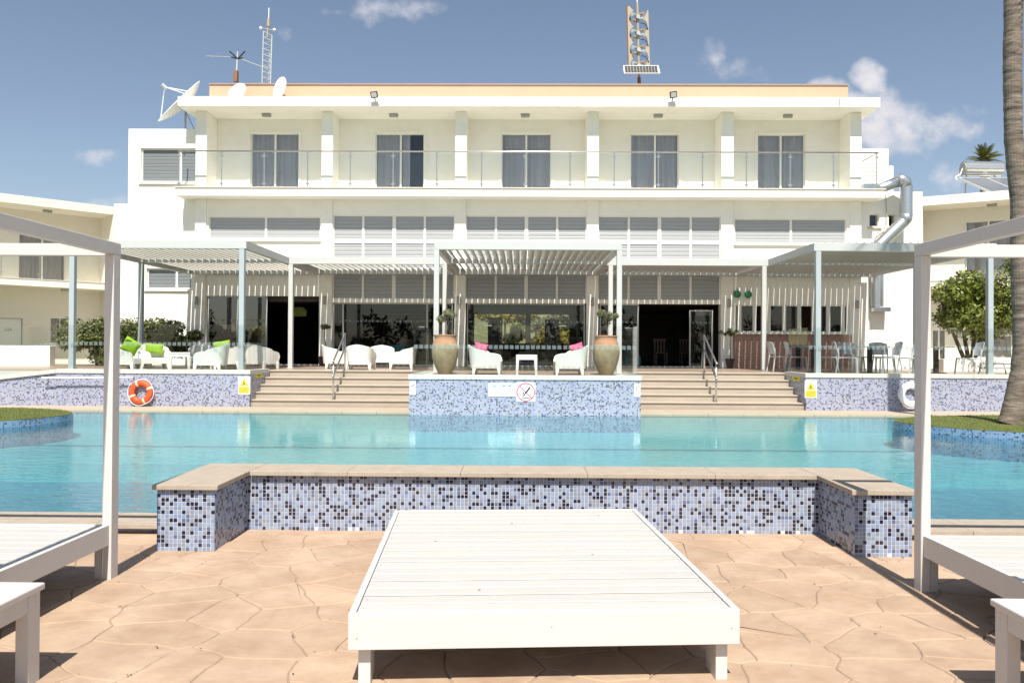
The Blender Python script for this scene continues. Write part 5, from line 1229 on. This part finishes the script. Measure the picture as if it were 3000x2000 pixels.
acs = [(1423, 15.98, 88, 'white armchair with a pink cushion, left of the central side table'), (1671, 15.98, -88, 'white armchair with a pink cushion, right of the central side table'),
       (378, 17.25, 80, 'white armchair with the upright lime cushion at the far left of the lounge'), (448, 17.6, 35, 'white armchair angled beside the lime cushion, left of the lounge side table'),
       (622, 17.15, -82, 'white armchair turned left, nearest the warning sign at the left steps'), (664, 18.3, -60, 'white armchair with a lime cushion behind the front pergola post'),
       (762, 18.6, 160, 'white armchair behind the glass return left of the left steps'), (592, 20.6, 20, 'shaded white armchair by the sliding glass door, behind the lounge'),
       (985, 19.6, 100, 'shaded white armchair behind the left stair handrail'), (1056, 18.75, 178, 'sunlit white armchair with its rounded back to the pool'),
       (1118, 20.6, 10, 'shaded white armchair facing the pool before the glass wall'), (1182, 19.7, -85, 'white armchair turned left beside the central platform glass')]
for i, (px, y, r, lb) in enumerate(acs): put(ac0, i == 0, px, y, r, lb)
def stool_table():
    t = thing('side_table', 'x', 'table', group='white plastic side tables on the terrace'); h = .40; w_ = .215
    bx('tabletop', M_plastic, t, -w_, w_, -w_, w_, h - .035, h, bevel=.012); mb = MB()
    for s_ in (-1, 1): mb.box(-w_ + .03, w_ - .03, s_ * (w_ - .005), s_ * (w_ - .02), h - .10, h - .036); mb.box(s_ * (w_ - .005), s_ * (w_ - .02), -w_ + .03, w_ - .03, h - .10, h - .036)
    mb.build('apron', M_plastic, t)
    for sx in (-1, 1):
        for sy in (-1, 1):
            a, b = .032, .02; x_, y_ = sx * (w_ - .035), sy * (w_ - .035); ox, oy = sx * .012, sy * .012; mb = MB()
            mb.add([(x_ - b + ox, y_ - b + oy, 0), (x_ + b + ox, y_ - b + oy, 0), (x_ + b + ox, y_ + b + oy, 0), (x_ - b + ox, y_ + b + oy, 0), (x_ - a, y_ - a, h - .036), (x_ + a, y_ - a, h - .036), (x_ + a, y_ + a, h - .036), (x_ - a, y_ + a, h - .036)], [(0, 3, 2, 1), (4, 5, 6, 7), (0, 1, 5, 4), (1, 2, 6, 5), (2, 3, 7, 6), (3, 0, 4, 7)]); mb.build('leg', M_plastic, t)
    return t
s0_ = stool_table()
put(s0_, True, 1543, 15.95, 0, 'white side table between the two pink-cushion armchairs'); put(s0_, False, 527, 17.25, 22, 'white side table among the lime-cushion armchairs on the left'); 
def cushion(px, py, y, w_, h_, rot, m_, lb):
    c = q(px, py, y); mb = MB(); n = 10; V = []; F = []
    for s_ in (1, -1):
        for i in range(n + 1):
            for j in range(n + 1):
                a, b = i / n * 2 - 1, j / n * 2 - 1; e = (1 - a ** 4) * (1 - b ** 4); pin = 1 - .08 * (1 - abs(a)) * (b * b) ; pin2 = 1 - .08 * (1 - abs(b)) * (a * a)
                V.append((a * w_ / 2 * pin2, s_ * .07 * e ** .6, b * h_ / 2 * pin))
    k = (n + 1) ** 2
    for s_ in (0, 1):
        for i in range(n):
            for j in range(n): F.append(tuple(s_ * k + v_ for v_ in (i * (n + 1) + j, (i + 1) * (n + 1) + j, (i + 1) * (n + 1) + j + 1, i * (n + 1) + j + 1)))
    mb.add(V, F); o = mb.build('cushion', m_, None, smooth=True); o.location = c; o.rotation_euler = tuple(math.radians(a) for a in rot); tag(o, lb, 'cushion', group='scatter cushions on the armchairs'); return o
cushion(383, 1014, 17.1, .36, .34, (8, 32, 10), M_lime, 'lime green cushion standing on one corner in the leftmost armchair'); cushion(452, 1021, 17.75, .40, .24, (0, 4, 10), M_lime, 'lime green cushion behind the angled armchair by the shrubs'); cushion(650, 1015, 18.1, .40, .26, (0, -8, 0), M_lime, 'lime green cushion in the armchair by the front pergola post')
cushion(1409, 1021, 16.0, .27, .22, (5, 10, 0), M_pink, 'pink cushion in the armchair left of the central side table'); cushion(1690, 1022, 16.0, .27, .22, (5, -16, 0), M_pink, 'pink cushion in the armchair right of the central side table')
# urns
def urn(px, lb, y=15.98):
    x = qx(px, y); t = thing('urn', lb, 'urn', (x, y, TZ)); H = .79
    pr = [(.0, 0), (.13, 0), (.14, .02), (.17, .08), (.225, .2), (.262, .34), (.275, .46), (.262, .57), (.25, .615)]
    MB().lathe([(r * 1.0, z) for r, z in pr], 40, (x, y, TZ)).build('body', M_terra, t, smooth=True)
    MB().lathe([(.2505, .614), (.236, .66), (.218, .70), (.216, .72), (.220, .765), (.232, .775), (.235, .795), (.215, .80), (.19, .79), (.185, .70), (.02, .695)], 40, (x, y, TZ)).build('rim', M_terra2, t, smooth='auto')
    m = MB(); m.tube([(x + .17 * math.cos(a), y - .205 - .02 * math.cos(a) ** 2 * -1 + .06 * abs(math.cos(a)), TZ + .36 + .2 * math.sin(a)) for a in [PI * k / 14 for k in range(15)]], .006, 5); m.build('relief_band', M_terra, t)
    return x, y
def topiary(px, pyc, y, rx, rz, zbase, lb, m_, seed, bend=.03, n=1400, flat=1):
    c = q(px, pyc, y); t = thing('topiary_tree', lb, 'small tree', (c.x, y, zbase)); 
    MB().tube([(c.x - bend, y, zbase), (c.x - bend * .4, y, zbase + (c.z - zbase) * .4), (c.x + bend * .5, y, zbase + (c.z - zbase) * .7), (c.x, y, c.z)], [.016, .014, .012, .01], 6).build('stem', M_bark, t)
    m = MB(); leaves(m, c, (rx, rx, rz), n, .022, seed, lumps=9, shell=.3); m.build('crown', m_, t)
x, y = urn(1304, 'large weathered terracotta urn left of the central armchairs'); topiary(1311, 922, 15.98, .19, .12, TZ + .69, 'small flat-topped olive standard growing in the left urn', M_leafo, 3)
x, y = urn(1776, 'large weathered terracotta urn right of the central armchairs'); topiary(1779, 925, 15.98, .19, .14, TZ + .69, 'small olive standard growing in the right urn', M_leafo, 9, -.02)
for px, lb, pl_, pyc, sd4, mm_ in ((945, 'dark plant pot beside the left glass wall pillar', 'dried brown standard plant in the dark pot by the left pillar', 958, 1, M_leafo), (2139, 'dark plant pot at the left end of the bar', 'small green standard tree in the dark pot at the bar end', 972, 2, M_leafd)):
    y_ = 22.35; x_ = qx(px, y_); o = MB().lathe([(.09, 0), (.13, .24), (.145, .25), (.145, .275), (.12, .275), (.115, .2), (.01, .2)], 20, (x_, y_, TZ)).build('plant_pot', mat('dark_pot', (.07, .05, .04), .7, var=.2), None, smooth='auto'); tag(o, lb, 'plant pot')
    topiary(px + (8 if px < 1000 else 0), pyc, y_, .14, .12, TZ + .2, pl_, mm_, sd4, -.06 if px < 1000 else .0, 900)
# dining furniture right
def dining_chair():
    t = thing('dining_chair', 'x', 'chair', group='pale plastic dining chairs on the right terrace'); w_, sh_, H = .19, .37, .73
    bx('seat', M_pgrey, t, -w_, w_, -.19, .19, sh_ - .025, sh_, bevel=.01)
    mb = MB(); n = 10; V = []
    for i in range(n + 1):
        f = i / n * 2 - 1; yb = .185 - .035 * (1 - f * f) * -1
        for (z_, dy) in ((sh_ + .05, 0), (H - .03 + .03 * (1 - f * f), .07)): V += [(f * w_, yb + dy, z_), (f * w_, yb + dy + .014, z_)]
    F = []
    for i in range(n): a = i * 4; b = a + 4; F += [(a, b, b + 2, a + 2), (a + 1, a + 3, b + 3, b + 1), (a + 2, b + 2, b + 3, a + 3), (a, a + 1, b + 1, b)]
    F += [(0, 2, 3, 1), (n * 4, n * 4 + 1, n * 4 + 3, n * 4 + 2)]
    mb.add(V, F); mb.build('backrest', M_pgrey, t, smooth='auto')
    for sx in (-1, 1):
        MB().beam((sx * (w_ - .02), -.17, sh_ - .02), (sx * (w_ + .005), -.20, 0), .03, .03).build('leg', M_pgrey, t); MB().tube([(sx * (w_ + .005), .25, 0), (sx * (w_ - .01), .19, sh_), (sx * (w_ - .01), .20, sh_ + .2)], .015, 6).build('leg', M_pgrey, t)
    return t
dc = dining_chair()
dcs = [(2285, 19.3, 95, 'pale chair nearest the bar counter, left end of the dining group'), (2335, 18.9, 85, 'pale chair facing right at the first dark table'), (2420, 18.6, -100, 'pale chair behind the front pergola post'), (2483, 17.9, 70, 'pale chair nearest the glass, right of the front pergola post'),
       (2600, 17.8, -92, 'pale chair facing left at the second dark table'), (2668, 17.9, -75, 'pale chair just left of the right daybed post'), (2836, 17.8, -95, 'pale chair alone right of the right daybed post'), (2555, 19.6, 180, 'shaded chair behind the second dark table'), (2500, 19.9, 10, 'pale chair behind the bar-side table'), (2590, 20.2, 0, 'rearmost shaded chair before the white service wall')]
for i, (px, y, r, lb) in enumerate(dcs): put(dc, i == 0, px, y, r, lb)
def dtable():
    t = thing('dining_table', 'x', 'table', group='pedestal dining tables on the right terrace'); bx('tabletop', M_pgrey, t, -.33, .33, -.3, .3, .60, .625, bevel=.006); bx('pedestal', M_black, t, -.045, .045, -.045, .045, .02, .60); MB().lathe([(.23, 0), (.23, .012), (.05, .03)], 24).build('base', M_black, t); return t
d0 = dtable()
for i, (px, y, lb) in enumerate(((2384, 18.6, 'pedestal table between the first two dining chairs and the pergola post'), (2548, 18.2, 'pedestal table in front of the white service wall'), (2742, 18.6, 'pedestal table right of the right daybed post'), (2338, 20.4, 'pedestal table closest to the brick bar'))): put(d0, i == 0, px, y, 0, lb)
# teal seats inside the lobby
for px, y, lb in ((1162, 24.0, 'teal upholstered seat inside the left glass wall'), (1850, 24.0, 'teal upholstered seat inside the glass right of the centre')):
    x_ = qx(px, y); t = thing('lobby_armchair', lb, 'seat', (x_, y, TZ + .012), group='teal seats in the lobby'); bx('seat', M_teal, t, x_ - .25, x_ + .25, y - .25, y + .25, TZ + .02, TZ + .32, bevel=.03); bx('backrest', M_teal, t, x_ - .25, x_ + .25, y + .17, y + .29, TZ + .325, TZ + .62, bevel=.03)
# dark lounger at far right
x_ = qx(2930, 18.2); t = thing('folded_lounger', 'dark grey metal lounger on the terrace beside the palm trunk', 'lounger', (x_, 18.2, TZ))
bx('sling', M_lampg, t, x_ - .28, x_ + .28, 18.0, 18.5, TZ + .12, TZ + .15); MB().tube([(x_ - .32, 18.0, TZ), (x_ - .26, 18.0, TZ + .24), (x_ + .26, 18.0, TZ + .24), (x_ + .32, 18.0, TZ)], .014, 6).build('frame', M_black, t); MB().tube([(x_ - .32, 18.5, TZ), (x_ - .26, 18.5, TZ + .24), (x_ + .26, 18.5, TZ + .24), (x_ + .32, 18.5, TZ)], .014, 6).build('frame', M_black, t)
# things in the dim rooms behind the openings
pz = lambda px, py, y: q(px, py, y)
a, b = pz(843, 898, 24.2), pz(897, 978, 24.2); t = thing('wall_poster', 'yellow-green poster with a white paper hanging in the dark left doorway', 'poster', (a.x, 24.2, b.z))
m_po = mat('poster_green', (.30, .34, .06), .7, var=.2); zz = lambda py: pz(843, py, 24.2).z
MB().prism([(pz(843, 900, 24.2).x, zz(958)), (pz(860, 900, 24.2).x, zz(958)), (pz(860, 900, 24.2).x, zz(927)), (pz(897, 900, 24.2).x, zz(926)), (pz(898, 900, 24.2).x, zz(908)), (pz(885, 900, 24.2).x, zz(899)), (pz(843, 900, 24.2).x, zz(900))], 24.2, 24.21, 'y').build('printed_sheet', m_po, t)
bx('paper', M_tcop, t, pz(843, 900, 24.2).x, pz(860, 900, 24.2).x, 24.2, 24.21, zz(978), zz(959))
for px, y, h_, lb in ((1450, 26.0, 1.55, 'tall dark cabinet at the left of the rear window, seen through the central glass'), (1618, 26.2, 1.5, 'tall dark cabinet at the right of the rear window, seen through the central glass')):
    x_ = qx(px, y); t = thing('lobby_cabinet', lb, 'cabinet', (x_, y, TZ + .012), group='dark cabinets in the lobby'); bx('carcass', M_dark, t, x_ - .24, x_ + .24, y, y + .4, TZ + .013, TZ + h_, bevel=.02); bx('door', M_black, t, x_ - .22, x_ - .005, y - .02, y - .001, TZ + .1, TZ + h_ - .05); bx('door', M_black, t, x_ + .005, x_ + .22, y - .02, y - .001, TZ + .1, TZ + h_ - .05)
M_brownw = mat('brown_wood', (.10, .045, .028), .5, var=.3)
for px, y, lb in ((1935, 24.9, 'dark wooden chair just inside the wide right opening'), (2010, 25.6, 'dark wooden chair further back in the wide right opening')):
    x_ = qx(px, y); t = thing('lobby_chair', lb, 'chair', (x_, y, TZ + .012), group='dark wooden chairs in the lobby'); z0 = TZ + .013
    bx('seat', M_brownw, t, x_ - .2, x_ + .2, y - .2, y + .2, z0 + .38, z0 + .42); 
    for k in range(4): bx('back_slat', M_brownw, t, x_ - .17 + k * .1, x_ - .13 + k * .1, y + .17, y + .2, z0 + .43, z0 + .78)
    bx('top_rail', M_brownw, t, x_ - .2, x_ + .2, y + .165, y + .205, z0 + .781, z0 + .84)
    for dx in (-.18, .15):
        for dy in (-.19, .16): bx('leg', M_brownw, t, x_ + dx, x_ + dx + .03, y + dy, y + dy + .03, z0, z0 + .379)
for px, y, w_, h0, h1, m_, lb in ((2062, 24.6, .55, 1.55, 1.80, M_tcop, 'pale framed board high on the wall inside the right opening'),):
    x_ = qx(px, y); t = thing('framed_board', lb, 'picture', (x_, y, TZ + h0)); bx('frame', M_black, t, x_ - w_ / 2, x_ + w_ / 2, y, y + .03, TZ + h0, TZ + h1); bx('board', m_, t, x_ - w_ / 2 + .03, x_ + w_ / 2 - .03, y - .008, y - .001, TZ + h0 + .03, TZ + h1 - .03)
bx('bar_back_panel', mat('red_brown_panel', (.11, .04, .033), .6, var=.3), hb, qx(2150, 24.4), qx(2480, 24.4), 24.4, 24.45, TZ + .02, zgl + .02)
for px, lb in ((2296, 'small glass standing on the bar counter behind the pergola post'), (2312, 'small clear tumbler on the bar counter left of the tray'), (2322, 'short clear tumbler on the bar counter beside the tray')):
    x_ = qx(px, YF - .2); o = MB().lathe([(.018, 0), (.024, .07), (.022, .07), (.016, .006)], 10, (x_, YF - .22, zf(970) - .003)).build('drinking_glass', M_pgrey, None, smooth='auto'); tag(o, lb, 'glass')
x_ = qx(2363, YF - .2); o = MB().box(x_ - .16, x_ + .16, YF - .28, YF - .1, zf(970) - .003, zf(970) + .025).build('serving_tray', M_steel, None, bevel=.008); tag(o, 'shiny tray on the right half of the bar counter', 'tray')
# easel sign inside right opening
x_ = qx(2068, 23.4); t = thing('folding_stand', 'dark folding A-frame stand just inside the right doorway', 'stand', (x_, 23.4, TZ)); 
for dx in (-.14, .14): MB().beam((x_ + dx, 23.3, TZ + .02), (x_ + dx * .4, 23.4, TZ + .95), .03, .03).build('leg', M_pgrey, t)
bx('board', M_black, t, x_ - .12, x_ + .12, 23.33, 23.35, TZ + .2, TZ + .8)

# ================================================================== life rings and signs
def ring(px, py, R, m_, lb, bands=True):
    c = q(px, py, 16.62); t = thing('life_ring', lb, 'life ring', c); lean = Matrix.Rotation(math.radians(-6), 3, 'X'); r = .066
    def tor(name, a0, a1, rr, mat_, closed=False, n=48):
        V = []; F = []; k = 16; N_ = n
        for i in range(N_ + (0 if closed else 1)):
            a = a0 + (a1 - a0) * i / N_
            for j in range(k):
                b = 2 * PI * j / k; d = R + rr * math.cos(b); V.append(lean @ Vector((d * math.cos(a), rr * math.sin(b) * .8, d * math.sin(a))) + Vector(c))
        cnt_ = N_ if closed else N_
        for i in range(cnt_):
            for j in range(k): F.append((i * k + j, i * k + (j + 1) % k, ((i + 1) % N_ if closed else i + 1) * k + (j + 1) % k, ((i + 1) % N_ if closed else i + 1) * k + j))
        mb = MB(); mb.add(V, F); mb.build(name, mat_, t, smooth=True)
    tor('ring_body', 0, 2 * PI, r, m_, True)
    if bands:
        for k in range(4):
            a = math.radians(25 + 90 * k); tor('reflective_band', a - .10, a + .10, r + .003, mat('reflective_tape', (.80, .55, .40), .4), n=6)
    pts = []
    for i in range(49):
        a = 2 * PI * i / 48; f = abs(math.sin(2 * (a - math.radians(25)))); d = R + r + .004 + .022 * f; pts.append(lean @ Vector((d * math.cos(a), -.02, d * math.sin(a))) + Vector(c))
    MB().tube(pts, .006, 5).build('rope', M_white, t)
ring(413, 1149, .195, M_orange, 'orange life ring leaning on the left mosaic wall'); ring(2669, 1157, .195, M_white, 'white life ring leaning on the right mosaic wall, half behind the daybed post', False)
def plate(name, lb, px0, px1, py0, py1, y, cat='sign', m_=M_signw, grp=None):
    x0, x1 = qx(px0, y, py0), qx(px1, y, py0); z1, z0 = qz(py0, y, px0), qz(py1, y, px0); t = thing(name, lb, cat, ((x0 + x1) / 2, y, z0), group=grp)
    bx('panel', m_, t, x0, x1, y, y + .008, z0, z1, bevel=.001); return t, x0, x1, z0, z1
for (a, b, c0, c1, lb) in ((698, 733, 1103, 1154, 'yellow and white warning sign at the right end of the left mosaic wall'), (2358, 2393, 1114, 1165, 'yellow and white warning sign at the left end of the right mosaic wall')):
    t, x0, x1, z0, z1 = plate('warning_sign', lb, a, b, c0, c1, 16.688, grp='yellow warning signs by the steps'); w_ = x1 - x0; h_ = z1 - z0; y = 16.687; xm = (x0 + x1) / 2
    MB().prism([(x0 + .12 * w_, z0 + .47 * h_), (x1 - .12 * w_, z0 + .47 * h_), (xm, z1 - .05 * h_)], y - .002, y, 'y').build('triangle_border', M_signbrn, t)
    MB().prism([(x0 + .18 * w_, z0 + .495 * h_), (x1 - .18 * w_, z0 + .495 * h_), (xm, z1 - .10 * h_)], y - .004, y - .0021, 'y').build('triangle', M_signyel, t)
    mb = MB(); mb.lathe([(.001, -.010), (.009, -.006), (.009, .006), (.001, .010)], 8, (xm - .01, y - .008, z0 + .70 * h_)); mb.beam((xm - .008, y - .006, z0 + .68 * h_), (xm + .012, y - .006, z0 + .56 * h_), .004, .018); mb.beam((xm + .005, y - .006, z0 + .6 * h_), (xm - .03, y - .006, z0 + .53 * h_), .004, .010); mb.build('falling_figure', M_signblk, t)
    MB().box(x0 + .05 * w_, x1 - .05 * w_, y - .002, y, z0 + .05 * h_, z0 + .43 * h_).build('text_panel', M_signyel, t)
    text('lettering', 'CAUTION', .046, M_signbrn, t, (xm, y - .003, z0 + .335 * h_)); text('lettering', 'SLIPPERY', .044, M_signbrn, t, (xm, y - .003, z0 + .225 * h_)); text('lettering', 'SURFACE', .044, M_signbrn, t, (xm, y - .003, z0 + .115 * h_))
YC = 15.318
t, x0, x1, z0, z1 = plate('pool_capacity_sign', 'white and pale blue maximum pool capacity sign on the central mosaic wall', 1431, 1512, 1122, 1161, YC, m_=mat('sign_pale_blue', (.74, .82, .86), .4)); xm = (x0 + x1) / 2; h_ = z1 - z0
text('lettering', 'MAXIMUM', .078, M_signblu, t, (xm, YC - .002, z0 + .80 * h_)); text('lettering', 'POOL CAPACITY', .070, M_signblu, t, (xm, YC - .002, z0 + .50 * h_)); text('lettering', '87 PERSONS', .055, M_signblu, t, (xm, YC - .002, z0 + .19 * h_))
def diver(t, xm, zm, s, y):
    mb = MB(); mb.beam((xm + .29 * s, y, zm + .38 * s), (xm + .02 * s, y, zm + .02 * s), .004, .10 * s); mb.beam((xm + .02 * s, y, zm + .04 * s), (xm - .16 * s, y, zm - .24 * s), .004, .07 * s); mb.lathe([(.001, -.06 * s), (.055 * s, -.03 * s), (.055 * s, .03 * s), (.001, .06 * s)], 10, (xm - .17 * s, y, zm + .0 * s))
    pts = [(xm + (-.28 + .07 * k) * s, y, zm - .36 * s + (.02 * s if k % 2 else 0)) for k in range(9)]
    for a, b in zip(pts, pts[1:]): mb.beam(a, b, .004, .035 * s)
    mb.build('diver_symbol', M_signblk, t)
def bar_ring(t, xm, zm, s, y):
    mb = MB(); n = 40; ro, ri = .62 * s, .54 * s; V = []
    for k in range(n):
        a = 2 * PI * k / n
        for r_ in (ro, ri):
            for yy_ in (y - .002, y): V.append((xm + r_ * math.cos(a), yy_, zm + r_ * math.sin(a)))
    F = []
    for k in range(n): a = k * 4; b = (k + 1) % n * 4; F += [(a, b, b + 2, a + 2), (a + 1, a + 3, b + 3, b + 1), (a, a + 1, b + 1, b), (a + 2, b + 2, b + 3, a + 3)]
    mb.add(V, F); mb.beam((xm - .4 * s, y - .0035, zm + .4 * s), (xm + .4 * s, y - .0035, zm - .4 * s), .002, .06 * s); mb.build('prohibition_ring', M_signred, t)
t, x0, x1, z0, z1 = plate('no_diving_sign', 'square no-diving sign with red ring and black diver on the central wall', 1513, 1568, 1120, 1176, YC - .0005); xm = (x0 + x1) / 2; zm = (z0 + z1) / 2; s_ = (x1 - x0) * .80
bar_ring(t, xm, zm, s_, YC - .002); diver(t, xm, zm - .01, s_, YC - .008)
for a, b, c0, c1, lb in ((1200.5, 1218, 1117, 1156, 'small white no-diving sign at the left end of the central wall'), (1858, 1876, 1123, 1162, 'small white no-diving sign at the right end of the central wall')):
    t, x0, x1, z0, z1 = plate('small_diving_sign', lb, a, b, c0, c1, YC, grp='small no-diving signs'); diver(t, (x0 + x1) / 2, z0 + (z1 - z0) * .68, (x1 - x0) * 1.1, YC - .004)
for x_, y_, lb in ((TL1 + .002, 17.0, 'small yellow step sticker on the side of the left terrace wall'), (6.028, 17.0, 'small yellow step sticker on the side of the right terrace wall')):
    s_ = 1 if x_ < 0 else -1; t = thing('step_sticker', lb, 'sticker', (x_, y_, .74)); bx('panel', mat('yellow_sticker', (.55, .50, .03), .5), t, x_, x_ + s_ * .003, y_ + .05, y_ + .55, .70, .80); bx('arrow', M_signblk, t, x_ + s_ * .0035, x_ + s_ * .005, y_ + .2, y_ + .4, .74, .765)
